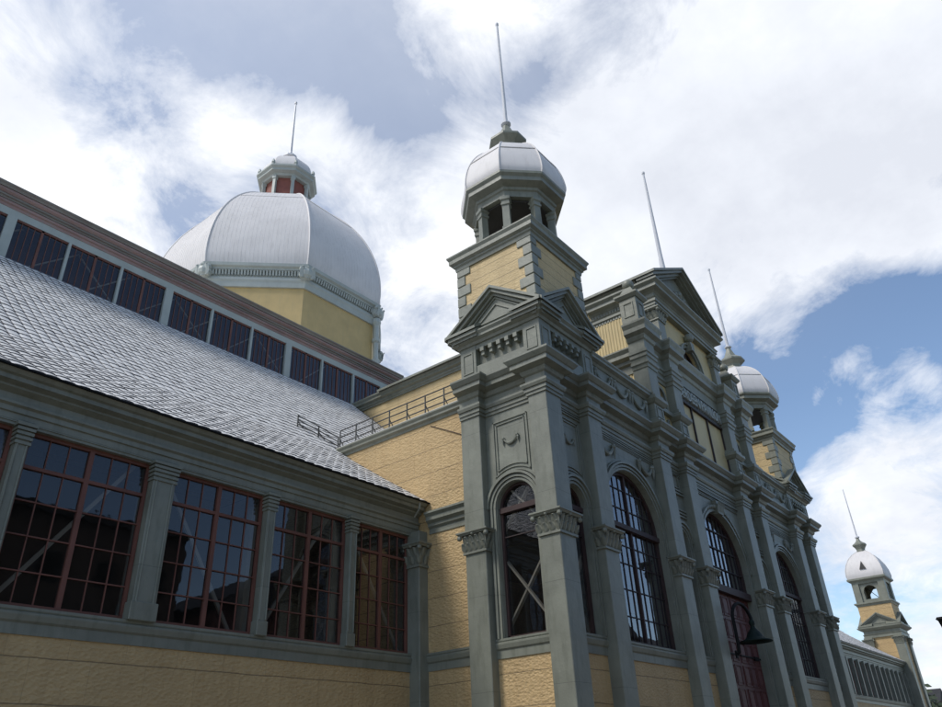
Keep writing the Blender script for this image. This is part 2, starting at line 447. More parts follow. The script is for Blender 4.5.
def panel_over_arch(P, uc, hwid, zt, zs, ra, name='relief_panel'):
    """raised rim panel whose bottom follows the arch, with a small festoon"""
    m = MB()
    for (o, w_) in ((0, .035), (.10, .03)):
        a = hwid - o
        m.pbox(P, uc-a, uc+a, -.035, .02, zt-o-w_, zt-o)
        zz = zs + math.sqrt(max(0, (ra+o)**2 - a*a)) if ra+o > a else zs+.1
        for s in (-1, 1): m.pbox(P, min(uc+s*a, uc+s*(a-w_)), max(uc+s*a, uc+s*(a-w_)), -.035, .02, zz, zt-o)
        n = 12
        for k in range(n):
            ua, ub = uc-a+2*a*k/n, uc-a+2*a*(k+1)/n
            za = zs + math.sqrt(max(0, (ra+o)**2-(ua-uc)**2)); zb_ = zs + math.sqrt(max(0, (ra+o)**2-(ub-uc)**2))
            m.prism(P, [(ua,za),(ub,zb_),(ub,zb_+w_),(ua,za+w_)], -.035, .02)
    swag(m, P, uc, zt-.62, .50, -.045, .032)
    m.build(name, 'trim', HALL)

ZS = 6.58
# tower windows (front, both sides)
def tower_face(P, uc, r, u0, u1, win=True):
    bay(u0, u1, uc, r, SILL_T, ZS, P, .27)
    stone_apron(P, u0, u1, G+.6, SILL_B+.05)
    w = arch_window(P, uc, r, SILL_T, ZS, .22, 1, [5.78], heavy=6.52)
    panel_over_arch(P, uc, min((u1-u0)/2-.16, .62), 9.22, ZS, r+.42)
tower_face(PL(XL+.3), (TY0+.62+TY1-.72)/2, .66, TY0+.62, TY1-.72)
tower_face(PF(YW), (rects[0][1]+rects[1][0])/2, .56, rects[0][1], rects[1][0])
tower_face(PF(YW), (rects[6][1]+rects[7][0])/2, .56, rects[6][1], rects[7][0])
tower_face(PR(XR-.3), (TY0+.62+TY1-.72)/2, .66, TY0+.62, TY1-.72)

# cross braces inside the tower glazing
def braces(P, u0, u1, levels, d, parent=HALL, w=.13):
    m = MB()
    for z0, z1 in levels:
        m.beam(P(u0, d, z0), P(u1, d, z1), w, .05); m.beam(P(u1, d+.07, z0), P(u0, d+.07, z1), w, .05)
    return m.build('cross_brace', 'timber', parent)
braces(PL(XL+.3), 10.75, 12.35, [(3.3, 5.4), (5.9, 7.7)], .30)
braces(PF(YW), 17.1, 18.6, [(3.3, 5.4), (5.9, 7.7)], .36)

# wide arched bays
for k in (2, 5):
    r0, r1 = (rects[1][1], rects[2][0]) if k == 2 else (rects[5][1], rects[6][0])
    uc = (r0+r1)/2; r = 1.84
    bay(r0, r1, uc, r, SILL_T, ZS+.05, PF(YW), .3)
    stone_apron(PF(YW), r0, r1, G+.6, SILL_B+.05)
    arch_window(PF(YW), uc, r, SILL_T, ZS+.05, .24, 10, [SILL_T+.78*j for j in (1,2,3)]+[6.0]+[7.2, 7.85], heavy=ZS, mullions=(uc,), rf=.1)
    m = MB()
    for s in (-1, 1):
        swag(m, PF(YW), uc+s*1.35, 9.1, .95, -.06, .055)
    square_rim(m, PF(YW), r0+.06, r1-.06, 9.25, 9.32, .02)
    m.build('festoon', 'trim', HALL)
# narrow arched bays
for (a, b) in ((2, 3), (4, 5)):
    r0, r1 = rects[a][1], rects[b][0]; uc = (r0+r1)/2; r = .42
    bay(r0, r1, uc, r, SILL_T, 6.85, PF(YW), .3, 9.55)
    stone_apron(PF(YW), r0, r1, G+.6, SILL_B+.05)
    arch_window(PF(YW), uc, r, SILL_T, 6.85, .24, 2, [SILL_T+.8*j for j in (1,2,3,4)], rf=.06)
    m = MB()
    for z in (7.75, 7.87, 7.99, 8.6, 8.72): m.pbox(PF(YW), r0+.02, r1-.02, -.06 - .02*(z > 8), .02, z, z+.06)
    square_rim(m, PF(YW), r0+.2, r1-.2, 8.86, 9.4, .05, -.05)
    m.build('relief_panel', 'trim', HALL)
# door bay
r0, r1 = rects[3][1], rects[4][0]; uc = CX; r = 2.08; zs = 6.62
m = MB(); arch_wall(m, PF(YW), r0, r1, G, 9.55, uc, r, G, zs, .5); m.build('wall', 'trim', HALL)
m = MB(); arch_ring(m, PF(YW), uc, zs, r+.02, r+.12, -.07, .05, G); arch_ring(m, PF(YW), uc, zs, r+.12, r+.2, -.03, .05, G)
arch_ring(m, PF(YW), uc, zs, r+.2, r+.28, -.1, .05)
m.build('archivolt', 'trim', HALL)
m = MB()
square_rim(m, PF(YW), r0+.05, r1-.05, 9.16, 9.26, .03, -.05)
m.pbox(PF(YW), r0+.02, r1-.02, -.09, .02, 9.3, 9.36)
m.build('panel_moulding', 'trim', HALL)
m = MB()     # acanthus keystone
m.prism(PF(YW), [(uc-.22,8.62),(uc+.22,8.62),(uc+.33,9.12),(uc-.33,9.12)], -.2, .05)
for s in (-1, -.5, 0, .5, 1):
    leaf(m, (uc+s*.25, YW-.18, 8.66), (0,-1,0), (1,0,0), .45, .2, .09)
for s in (-1, 1):
    for t in range(4):
        an = PI/2 - s*(.16 + .1*t)
        m.ball((uc + (r+.2)*math.cos(an), YW-.08, zs + (r+.2)*math.sin(an)), .09-.012*t, n=7, m=5)
m.build('keystone', 'trim', HALL)
f = MB(); arch_ring(f, PF(YW), uc, zs, r-.1, r+.01, .18, .36, 5.62)
f.pbox(PF(YW), uc-r, uc+r, .05, .36, 5.58, 5.84)
w = f.build('window', 'wine', HALL)
w['label'] = 'fanlight over the maroon doors'
g = MB(); a = [(uc-r+.03,5.8)] + arc(uc, zs, r-.03) + [(uc+r-.03,5.8)]
g.add([(u, YW+.27, z) for u, z in a], [tuple(range(len(a)))]); g.build('pane', 'glass', w)
b = MB()
for k in range(1, 10):
    u = uc-r+2*r*k/10; b.pbox(PF(YW), u-.014, u+.014, .23, .29, 5.8, top_at(uc, zs, r-.04, u))
for z in (6.55, 7.3, 8.0):
    h_ = r if z <= zs else math.sqrt(r*r-(z-zs)**2); b.pbox(PF(YW), uc-h_, uc+h_, .22, .3, z-.02, z+.02)
b.build('glazing_bars', 'bars', w)
for s in (-1, 1):
    d = MB(); a0, a1 = (uc-r+.02, uc-.01) if s < 0 else (uc+.01, uc+r-.02)
    d.pbox(PF(YW), a0, a1, .24, .34, G+.03, 5.57)
    n = 3
    for i in range(n):
        for j in range(9):
            pu0 = a0+.08+(a1-a0-.16)*i/n+.04; pu1 = a0+.08+(a1-a0-.16)*(i+1)/n-.04
            pz0 = G+.15+(5.57-G-.2)*j/9+.05; pz1 = G+.15+(5.57-G-.2)*(j+1)/9-.05
            square_rim(d, PF(YW+.24), pu0, pu1, pz0, pz1, .035, -.03)
            d.pbox(PF(YW+.24), pu0+.1, pu1-.1, -.022, .01, pz0+.1, pz1-.1)
    dd = d.build('door', 'maroon', HALL)
    k = MB(); k.pbox(PF(YW+.24), a0+.05, a1-.05, -.06, 0, 3.42, 3.47); k.pbox(PF(YW+.24), a1-.7 if s > 0 else a0+.1, a1-.3 if s > 0 else a0+.5, -.08, 0, 3.36, 3.5)
    k.build('strap_hinge', 'black', dd)
    k = MB(); k.tube([(uc+s*.25, YW+.2, -.7), (uc+s*.25, YW+.12, -.65), (uc+s*.25, YW+.12, -.2), (uc+s*.25, YW+.2, -.15)], .02); k.build('handle', 'black', dd)

# tower back walls and side walls closing the block
MB().box(SIDEX, SIDEX+.25, TY1, 27.5, G, 10.35).build('stone_wall', 'yellow', HALL)
MB().box(2*CX-SIDEX-.25, 2*CX-SIDEX, TY1, 27.5, G, 10.35).build('stone_wall', 'yellow', HALL)
MB().box(XL+.35, XR-.35, YW+.6, YW+.62, 9.5, 10.6).build('ceiling_edge', 'dark', HALL)

# continuous path of the front with breaks round every pilaster
def front_path(back=TY1, extend=True):
    p = []
    if extend: p += [(SIDEX, TY1+.45), (SIDEX, TY1)]
    p += [(XL, TY1), (XL, TY1-.72), (XL+.3, TY1-.72), (XL+.3, YP+.62), (XL, YP+.62), (XL, YP), (rects[0][1], YP), (rects[0][1], YW)]
    for r in rects[1:-1]: p += [(r[0], YW), (r[0], YP), (r[1], YP), (r[1], YW)]
    r = rects[-1]
    p += [(r[0], YW), (r[0], YP), (XR, YP), (XR, YP+.62), (XR-.3, YP+.62), (XR-.3, TY1-.72), (XR, TY1-.72), (XR, TY1)]
    if extend: p += [(2*CX-SIDEX, TY1), (2*CX-SIDEX, TY1+.45)]
    return p
ENT = [(-.25,9.5),(.04,9.5),(.04,9.6),(.075,9.6),(.075,9.72),(.115,9.72),(.15,9.80),(.15,9.86),(.03,9.88),(.03,10.10),(.09,10.14),(.13,10.22),
       (.13,10.27),(.34,10.33),(.34,10.46),(.38,10.48),(.47,10.60),(.47,10.66),(-.25,10.74)]
fp = front_path(extend=False)
MB().mould(fp, ENT).build('entablature', 'trim', HALL)
# thin mouldings under the entablature between the pilasters
m = MB()
for i in range(7):
    a, b = rects[i][1], rects[i+1][0]
    for z in (9.34, 9.42): m.pbox(PF(YW), a, b, -.05, .02, z, z+.035)
m.build('wall_moulding', 'trim', HALL)

# sill string courses (interrupted by the pilasters)
SILL = [(-.1,SILL_B),(.03,SILL_B),(.03,SILL_B+.2),(.07,SILL_B+.24),(.10,SILL_B+.34),(.10,SILL_B+.38),(.05,SILL_B+.40),(.07,SILL_T-.05),(.07,SILL_T),(-.3,SILL_T+.02)]
def sill(path): MB().mould(path, SILL).build('sill_moulding', 'trim', HALL)
for i in range(7):
    if i != 3: sill([(rects[i][1], YW), (rects[i+1][0], YW)])
sill([(XL+.3, TY1-.72), (XL+.3, YP+.62)]); sill([(XR-.3, YP+.62), (XR-.3, TY1-.72)])
sill([(SIDEX, 15.3), (SIDEX, TY1)])

# ------------------------------------------------------------------ corner turrets of the entrance block
def ring_mould(cx, cy, h, prof, h2=None):
    h2 = h2 or h
    return [(cx-h, cy+h2), (cx-h, cy-h2), (cx+h, cy-h2), (cx+h, cy+h2)], prof

def gable_set(cx, cy, hx, hy, z0, rise, parent, mat='trim'):
    """four pediments round a square tower"""
    for (ax, s) in (('y', -1), ('x', -1), ('x', 1), ('y', 1)):
        if ax == 'y': P = (lambda u, d, z, s=s: (cx+u, cy + s*(hy-d), z)); h = hx
        else: P = (lambda u, d, z, s=s: (cx + s*(hx-d), cy+u, z)); h = hy
        m = MB(); H = h+.30
        tri = lambda k, zo=0: [(-H*k, z0+zo), (0, z0+rise*k+zo), (H*k, z0+zo)]
        m.prism(P, [(-H+.1, z0), (0, z0+rise-.08), (H-.1, z0)], 0, h*.6)            # tympanum body
        sl = rise/H
        def chev(top, thick, d0, d1):
            m.prism(P, [(-H-top*.6, z0+top), (0, z0+rise+top), (0, z0+rise+top-thick)] + [(-H-top*.6, z0+top-thick)], d0, d1)
            m.prism(P, [(H+top*.6, z0+top), (0, z0+rise+top), (0, z0+rise+top-thick)] + [(H+top*.6, z0+top-thick)], d0, d1)
        chev(.14, .10, -.32, h*.6); chev(.04, .12, -.24, h*.6-.02); chev(-.08, .10, -.12, h*.6-.04); chev(-.2, .05, -.05, .1)
        k = .42
        b = z0+.28
        for (q0, q1) in (((-H*k, b), (0, b+rise*k)), ((0, b+rise*k), (H*k, b)), ((-H*k, b), (H*k, b))):
            dx, dz = q1[0]-q0[0], q1[1]-q0[1]; l = math.hypot(dx, dz); nx, nz = -dz/l*.025, dx/l*.025
            m.prism(P, [(q0[0]-nx, q0[1]-nz), (q1[0]-nx, q1[1]-nz), (q1[0]+nx, q1[1]+nz), (q0[0]+nx, q0[1]+nz)], -.04, .02)
        m.build('pediment', mat, parent)

def octo(mb, cx, cy, prof, n=8): mb.lathe(cx, cy, n, PI/8, prof)

def turret(cx, cy, label=None):
    h = 1.5
    T = MB().box(cx-h, cx+h, cy-h, cy+h, 11.9, 15.15).build('turret', 'yellow_fine', HALL)
    # attic block under the pediments
    hb = 1.53; a = MB()
    a.box(cx-hb+.22, cx+hb-.22, cy-hb+.22, cy+hb-.22, 10.7, 11.95)
    a.box(cx-hb+.02, cx+hb-.02, cy-hb+.02, cy+hb-.02, 11.78, 11.985)
    a.box(cx-hb+.03, cx+hb-.03, cy-hb+.03, cy+hb-.03, 10.7, 11.2)
    for sx in (-1, 1):
        for sy in (-1, 1):
            x0, x1 = sorted((cx+sx*hb, cx+sx*(hb-.62))); y0, y1 = sorted((cy+sy*hb, cy+sy*(hb-.62)))
            a.box(x0, x1, y0, y1, 10.7, 11.99)
    a.build('attic', 'trim', T, bevel=.01)
    for sx in (-1, 1):
        for Pq, c in ((PF(cy-hb), cx + sx*(hb-.31)), (PL(cx-hb), cy + sx*(hb-.31)), (PR(cx+hb), cy + sx*(hb-.31))):
            p = MB(); square_rim(p, Pq, c-.2, c+.2, 11.0, 11.72, .04, -.025); p.build('panel_rim', 'trim', T)
    for k in range(5):
        u = -.64 + .32*k
        for P in ((lambda u, d, z: (cx+u, cy-hb+d, z)), (lambda u, d, z: (cx-hb+d, cy+u, z)), (lambda u, d, z: (cx+hb-d, cy+u, z))):
            br = MB(); br.prism(P, [(u-.055,11.5),(u+.055,11.5),(u+.055,11.78),(u-.055,11.78)], .02, .24)
            br.pbox(P, u-.07, u+.07, -.03, .1, 11.63, 11.775); br.build('bracket', 'trim', T)
    c = MB(); c.mould([(cx-hb,cy+hb),(cx-hb,cy-hb),(cx+hb,cy-hb),(cx+hb,cy+hb)],
        [(-.1,11.95),(.04,11.95),(.08,12.03),(.2,12.08),(.2,12.16),(.27,12.24),(.27,12.28),(-.1,12.3)], True); c.build('cornice', 'trim', T)
    gable_set(cx, cy, hb, hb, 12.28, 1.28, T)
    # quoins
    zq = 12.0; i = 0
    while zq < 15.1:
        zt = min(zq+.40, 15.14)
        for sx in (-1, 1):
            for sy in (-1, 1):
                lx, ly = (.52, .30) if i % 2 == 0 else (.30, .52)
                x0, x1 = sorted((cx+sx*(h+.045), cx+sx*(h-lx))); y0, y1 = sorted((cy+sy*(h+.045), cy+sy*(h-ly)))
                MB().box(x0, x1, y0, y1, zq+.012, zt-.012).build('quoin', 'trim', T, bevel=.02)
        zq += .40; i += 1
    hc = h+.03
    c = MB(); c.mould([(cx-hc,cy+hc),(cx-hc,cy-hc),(cx+hc,cy-hc),(cx+hc,cy+hc)],
        [(-.1,15.08),(.03,15.08),(.05,15.2),(.10,15.24),(.10,15.3),(.20,15.36),(.20,15.5),(.26,15.6),(.26,15.65),(-.1,15.72)], True)
    c.box(cx-hc-.05, cx+hc+.05, cy-hc-.05, cy+hc+.05, 15.5, 15.68); c.build('cornice', 'trim', T)
    # octagonal belfry
    b = MB(); b.lathe(cx, cy, 8, PI/8, [(1.42,15.6),(1.42,15.95),(1.36,15.98),(1.3,16.0)]); b.build('belfry_base', 'trim', T)
    for k in range(8):
        a_ = PI/8 + k*PI/4; px, py = cx + 1.33*math.cos(a_), cy + 1.33*math.sin(a_)
        q = MB(); q.lathe(px, py, 4, a_+PI/4, [(.22,15.95),(.22,16.1),(.18,16.13),(.17,16.95),(.17,17.02),(.22,17.05),(.22,17.12),(.19,17.14),(.19,17.22),(.25,17.27),(.25,17.4)])
        q.build('belfry_post', 'trim', T)
    e = MB(); e.lathe(cx, cy, 8, PI/8, [(1.5,17.38),(1.5,17.62),(1.56,17.66),(1.58,17.76),(1.86,17.86),(1.86,18.02),(1.95,18.12),(1.95,18.22),(1.7,18.3)]); 
    e.build('belfry_eave', 'trim', T)
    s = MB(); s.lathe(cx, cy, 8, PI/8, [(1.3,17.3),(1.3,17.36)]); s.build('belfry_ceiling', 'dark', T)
    d = MB(); prof = [(1.92,18.2),(1.97,18.45),(1.90,18.95),(1.75,19.42),(1.53,19.84),(1.23,20.2),(.88,20.48),(.6,20.62),(.5,20.68)]
    dm, prof = dome_panels(cx, cy, 8, PI/8, prof, 'dome', 'dome', T)
    rb = MB()
    for k in range(8):
        a_ = PI/8 + k*PI/4
        rb.tube([(cx+r_*math.cos(a_)*1.005, cy+r_*math.sin(a_)*1.005, z_) for r_, z_ in prof], .03, 6)
    for r_, z_ in ((1.735, 19.5),):
        for k in range(8):
            a_, b_ = PI/8 + k*PI/4, PI/8 + (k+1)*PI/4
            rb.tube([(cx+r_*math.cos(a_), cy+r_*math.sin(a_), z_), (cx+r_*math.cos(b_), cy+r_*math.sin(b_), z_)], .018, 5)
    rb.build('dome_rib', 'dome', T)
    f = MB(); f.lathe(cx, cy, 8, PI/8, [(.54,20.6),(.46,20.86),(.48,20.96),(.66,21.12),(.74,21.20),(.74,21.3),(.62,21.4),(.38,21.6),(.26,21.85),(.15,22.15),(.10,22.3)])
    f.build('finial', 'trim', T)
    g = MB(); g.lathe(cx, cy, 10, 0, [(.08,22.2),(.2,22.3),(.2,22.36),(.1,22.42),(.085,22.5),(.045,28.3),(.07,28.36),(.07,28.46),(.02,28.52)]); g.build('flagpole', 'white', T)
    return T
TCX, TCY = 17.82, 11.52
turret(TCX, TCY)
T2 = turret(2*CX-TCX-.05, TCY)
T2.scale = (1, 1, .93); T2.location = (0, 0, 10.7*.07-.12)

# ------------------------------------------------------------------ parapet, piers and pediment of the front
def pier_rect(x): return (x-.36, x+.36, 9.88, 10.42)
# parapet over the wide bays and flat roof behind it
for s in (-1, 1):
    a, b = (TCX+1.46, PX[2]-.42) if s < 0 else (PX[5]+.42, 2*CX-TCX-1.46)
    m = MB().box(a, b, 10.12, 10.45, 10.66, 11.72); pr = m.build('parapet', 'trim', HALL)
    c = MB().mould([(a, 10.12), (b, 10.12)], [(-.34,11.68),(.03,11.68),(.08,11.76),(.2,11.82),(.2,11.9),(.24,11.95),(.24,12.0),(-.34,12.02)]); c.build('coping', 'trim', pr)
    m = MB(); mid = (a+b)/2
    for t in (-1, 0, 1): swag(m, PF(10.12), mid+t*1.25, 11.5, 1.0, -.05, .055)
    m.build('festoon', 'trim', pr)
MB().box(SIDEX+.25, 2*CX-SIDEX-.25, 10.5, 27.5, 10.45, 10.5).build('flat_roof', 'slate', HALL)
# side wall coping of the left and right shoulders
COP = [(-.35,10.2),(.03,10.2),(.05,10.28),(.14,10.33),(.14,10.4),(.2,10.47),(.2,10.52),(-.35,10.56)]
c1 = MB().mould([(SIDEX, 20.2), (SIDEX, TY1)], COP).build('coping', 'trim', HALL)
MB().mould([(2*CX-SIDEX, TY1), (2*CX-SIDEX, 20.2)], COP).build('coping', 'trim', HALL)
MB().box(SIDEX-.12, SIDEX+.6, TY1, 20.0, 10.565, 10.585).build('walkway', 'roof', HALL)

# second storey piers (over the paired pilasters)
ENT2 = [(-.3,13.1),(.03,13.1),(.05,13.22),(.10,13.26),(.10,13.36),(.03,13.38),(.05,13.52),(.09,13.55),(.09,13.68),(.13,13.72),(.13,13.82),(.05,13.84),(.05,14.25),
        (.10,14.30),(.14,14.4),(.14,14.46),(.30,14.56),(.30,14.74),(.38,14.9),(.38,14.98),(-.3,15.06)]
ENT2_LO = [(-.3,13.1)] + ENT2[1:11] + [(-.3,13.825)]
ENT2_HI = [(-.3,13.84)] + ENT2[11:]
SY = 10.2     # screen wall plane
pr2 = [pier_rect(PX[i]) for i in (2, 3, 4, 5)]
path2 = [(pr2[0][0], 10.5)]
for k, r in enumerate(pr2):
    if k == 0: path2 += [(r[0], 9.88), (r[1], 9.88), (r[1], SY)]
    elif k == 3: path2 += [(r[0], SY), (r[0], 9.88), (r[1], 9.88)]
    else: path2 += [(r[0], SY), (r[0], 9.88), (r[1], 9.88), (r[1], SY)]
path2 += [(pr2[3][1], 10.5)]
MB().mould(path2, ENT2_HI).build('entablature', 'trim', HALL)
for q_ in (path2[:8], path2[8:]): MB().mould(q_, ENT2_LO).build('architrave', 'trim', HALL)
for k, r in enumerate(pr2):
    p = MB().box(r[0], r[1], r[2], r[3]+.08, 10.66, 13.3).build('pier', 'trim', HALL, bevel=.015)
    b = MB(); b.mould([(r[0], r[3]), (r[0], r[2]), (r[1], r[2]), (r[1], r[3])], [(-.05,11.55),(.06,11.6),(.16,11.72),(.16,11.84),(.06,11.9),(.06,12.02),(-.05,12.06)]); b.build('pier_moulding', 'trim', p)
    c = MB(); c.mould([(r[0], r[3]), (r[0], r[2]), (r[1], r[2]), (r[1], r[3])], [(-.05,10.68),(.1,10.68),(.1,10.95),(.04,11.0),(-.05,11.0)]); square_rim(c, PF(r[2]), r[0]+.12, r[1]-.12, 11.08, 11.5, .04, -.03); c.build('pier_base', 'trim', p)
# screen wall: niches between piers
for (a, b) in ((0, 1), (2, 3)):
    x0, x1 = pr2[a][1], pr2[b][0]; uc = (x0+x1)/2
    m = MB(); arch_wall(m, PF(SY+.02), x0, x1, 10.66, 13.2, uc, .36, 11.9, 12.45, .25); m.box(x0, x1, SY+.3, SY+.5, 10.66, 13.2)
    m.build('screen_wall', 'yellow_flat', HALL)
    m = MB(); arch_ring(m, PF(SY+.02), uc, 12.45, .36, .48, -.08, .03, 11.9); m.pbox(PF(SY), x0, x1, -.15, .03, 11.72, 11.88); m.build('niche_frame', 'trim', HALL)
    m = MB(); m.pbox(PF(SY+.24), uc-.36, uc+.36, 0, .02, 11.9, 12.8); m.build('niche_dark_sheet', 'dark', HALL)  # dark sheet standing in for the shaded niche opening
    swag_m = MB(); swag(swag_m, PF(SY+.02), uc, 11.5, .6, -.04, .04); swag_m.build('festoon', 'trim', HALL)
# centre: three yellow panels, lettered frieze
x0, x1 = pr2[1][1], pr2[2][0]
MB().box(x0, x1, SY+.05, SY+.4, 10.66, 13.9).build('screen_wall', 'yellow_flat', HALL)
m = MB()
for k in range(4):
    u = x0 + (x1-x0)*k/3; m.box(max(x0,u-.035), min(x1,u+.035), SY-.02, SY+.06, 10.8, 13.0)
m.box(x0, x1, SY-.06, SY+.1, 12.98, 13.06); m.box(x0, x1, SY-.12, SY+.1, 10.7, 10.86)
m.build('panel_mullion', 'bars', HALL)
fr = MB().box(x0, x1, SY-.02, SY+.06, 13.06, 13.83).build('frieze', 'rail', HALL)
def letters(txt, cx, y, z, size, width, mat, parent):
    cu = bpy.data.curves.new('lettering', 'FONT'); cu.body = txt; cu.size = size; cu.extrude = .05; cu.align_x = 'CENTER'
    cu.resolution_u = 2
    o = bpy.data.objects.new('tmp', cu); COL.objects.link(o)
    bpy.context.view_layer.update()
    me = bpy.data.meshes.new_from_object(o.evaluated_get(bpy.context.evaluated_depsgraph_get()))
    w = max(v.co.x for v in me.vertices) - min(v.co.x for v in me.vertices)
    sx = width/w
    for v in me.vertices:
        v.co = Vector((cx + v.co.x*sx, y - v.co.z, z + v.co.y))
    bpy.data.objects.remove(o); me.materials.clear(); me.materials.append(MAT[mat])
    l = bpy.data.objects.new('lettering', me); COL.objects.link(l); l.parent = parent; return l
letters('ABERDEEN PAVILION', CX, SY-.07, 13.2, .68, (x1-x0)*.95, 'trim_light', fr)

# pedestals with panels and balls over the outer piers
for k in (0, 3):
    r = pr2[k]; cx_ = (r[0]+r[1])/2; cy_ = 10.25
    m = MB().box(cx_-.36, cx_+.36, cy_-.36, cy_+.36, 15.0, 16.35); pd = m.build('pedestal', 'trim', HALL, bevel=.01)
    m = MB(); square_rim(m, PL(cx_-.36), cy_-.22, cy_+.22, 15.45, 16.1, .05, -.03); square_rim(m, PF(cy_-.36), cx_-.22, cx_+.22, 15.45, 16.1, .05, -.03); m.build('panel_rim', 'trim', pd)
    m = MB(); m.mould([(cx_-.36,cy_+.36),(cx_-.36,cy_-.36),(cx_+.36,cy_-.36),(cx_+.36,cy_+.36)], [(-.1,16.3),(.04,16.3),(.14,16.42),(.14,16.5),(-.1,16.56)], True)
    m.frustum((cx_,cy_), .36, .36, 16.5, (cx_,cy_), .14, .14, 16.95); m.build('pedestal_cap', 'trim', pd)
    m = MB().ball((cx_, cy_, 17.13), .24, n=14, m=8); m.build('ball_finial', 'trim', pd, smooth=True)

# third storey and crowning pediment
BX0, BX1 = 25.6, 2*CX-25.6
BY = 10.05
m = MB(); arch_wall(m, PF(BY+.1), BX0+.35, BX1-.35, 15.0, 17.5, CX, .95, 15.02, 15.15, .3); m.build('gable_wall', 'yellow_flat', HALL)
m = MB(); arch_ring(m, PF(BY+.1), CX, 15.15, .95, 1.1, -.1, .03); arch_ring(m, PF(BY+.1), CX, 15.15, 1.1, 1.17, -.16, .03); m.build('archivolt', 'trim', HALL)
m = MB(); m.prism(PF(BY-.1), [(CX-.12,15.95),(CX+.12,15.95),(CX+.2,16.35),(CX-.2,16.35)], -.1, .2); m.ball((CX, BY-.1, 16.62), .22, n=10, m=6); m.build('keystone', 'trim', HALL)
f = MB(); arch_ring(f, PF(BY+.1), CX, 15.15, .87, .96, .12, .22); f.pbox(PF(BY+.1), CX-.04, CX+.04, .12, .22, 15.05, 16.05)
w = f.build('window', 'wine', HALL); w['label'] = 'small half-round window under the crowning pediment'
g = MB(); a = [(CX-.9,15.05)] + arc(CX, 15.15, .9) + [(CX+.9,15.05)]; g.add([(u, BY+.27, z) for u, z in a], [tuple(range(len(a)))]); g.build('pane', 'glass', w)
for s in (-1, 1):
    a, b = sorted((CX+s*(CX-BX0), CX+s*(CX-BX0-.62)))
    p = MB().box(a, b, BY-.1, BY+.5, 15.0, 17.5).build('pilaster', 'trim', HALL, bevel=.01)
    capital((a, b, BY-.1, BY+.5), 16.2, 16.75, p)
ENT3 = [(-.3,16.95),(.03,16.95),(.03,17.08),(.08,17.1),(.08,17.22),(.13,17.28),(.03,17.3),(.03,17.5),(.12,17.58),(.3,17.66),(.3,17.8),(.42,17.92),(.42,18.0),(-.3,18.06)]
MB().mould([(BX0, 13), (BX0, BY-.1), (BX1, BY-.1), (BX1, 13)], ENT3).build('entablature', 'trim', HALL)
# gable with rake mouldings
m = MB(); P = PF(BY-.1); H = BX1-CX+.36; z0 = 18.02; rise = 2.0
m.prism(P, [(CX-H+.2, z0-.05), (CX+H-.2, z0-.05), (CX, z0+rise-.1)], .1, .5)
def chev(m, P, cx, H, z0, rise, top, th, d0, d1):
    for s in (-1, 1):
        m.prism(P, [(cx+s*(H+top*.5), z0+top), (cx, z0+rise+top), (cx, z0+rise+top-th), (cx+s*(H+top*.5), z0+top-th)], d0, d1)
chev(m, P, CX, H, z0, rise, .30, .12, -.44, 16); chev(m, P, CX, H, z0, rise, .18, .12, -.36, .45); chev(m, P, CX, H, z0, rise, .06, .12, -.2, .45); chev(m, P, CX, H, z0, rise, -.06, .08, -.08, .45)
ped = m.build('pediment', 'trim', HALL)
m = MB()      # tympanum relief
for t in range(-3, 4):
    m.ball((CX+t*.42, BY-.02, 18.45+(3-abs(t))*.17), .2-.02*abs(t), n=8, m=5)
    leaf(m, (CX+t*.42, BY-.02, 18.2), (0,-1,0), (1,0,0), .5, .35, .08)
m.build('tympanum_relief', 'trim', ped)
m = MB(); m.lathe(CX, 10.45, 10, 0, [(.3,20.0),(.3,20.45),(.2,20.55),(.13,20.65),(.10,21.5),(.05,26.7),(.08,26.75),(.08,26.85),(.02,26.9)]); m.build('flagpole', 'white', HALL)

# side walls of the centre block: corrugated yellow sheet and its cornices
for s in (-1, 1):
    X = CX + s*(CX-BX0); m = MB(); n = 88; y0, y1 = 10.5, 13.6; ys = [y0+(y1-y0)*i/n for i in range(n+1)]
    vs = []; fs = []
    for i, y in enumerate(ys):
        o = (0, .03)[i % 4 in (1, 2)]
        vs += [(X + s*o, y, 10.4), (X + s*o, y, 17.9)]
    for i in range(n): fs.append((2*i, 2*i+2, 2*i+3, 2*i+1))
    m.add(vs, fs); m.build('corrugated_wall', 'yellow_flat', HALL)
    xa, xb = sorted((X, X-s*.2)); MB().box(xa, xb, 13.6, 28.0, 10.4, 17.9).build('side_wall', 'yellow_fine', HALL)
    path = [(X, 29.5), (X, 10.5)] if s < 0 else [(X, 10.5), (X, 29.5)]
    MB().mould(path, [(-.3,17.72),(.08,17.72),(.08,17.8),(.14,17.84),(.14,17.94),(.28,18.0),(.28,18.12),(.36,18.2),(.36,18.28),(-.3,18.34)]).build('cornice', 'trim', HALL)
    path = [(X, 13.4), (X, 10.5)] if s < 0 else [(X, 10.5), (X, 13.4)]
    MB().mould(path, [(-.2,14.15),(.06,14.15),(.08,14.5),(.2,14.56),(.2,14.7),(.4,14.8),(.4,14.95),(.5,15.1),(.5,15.16),(-.2,15.22)]).build('cornice', 'trim', HALL)

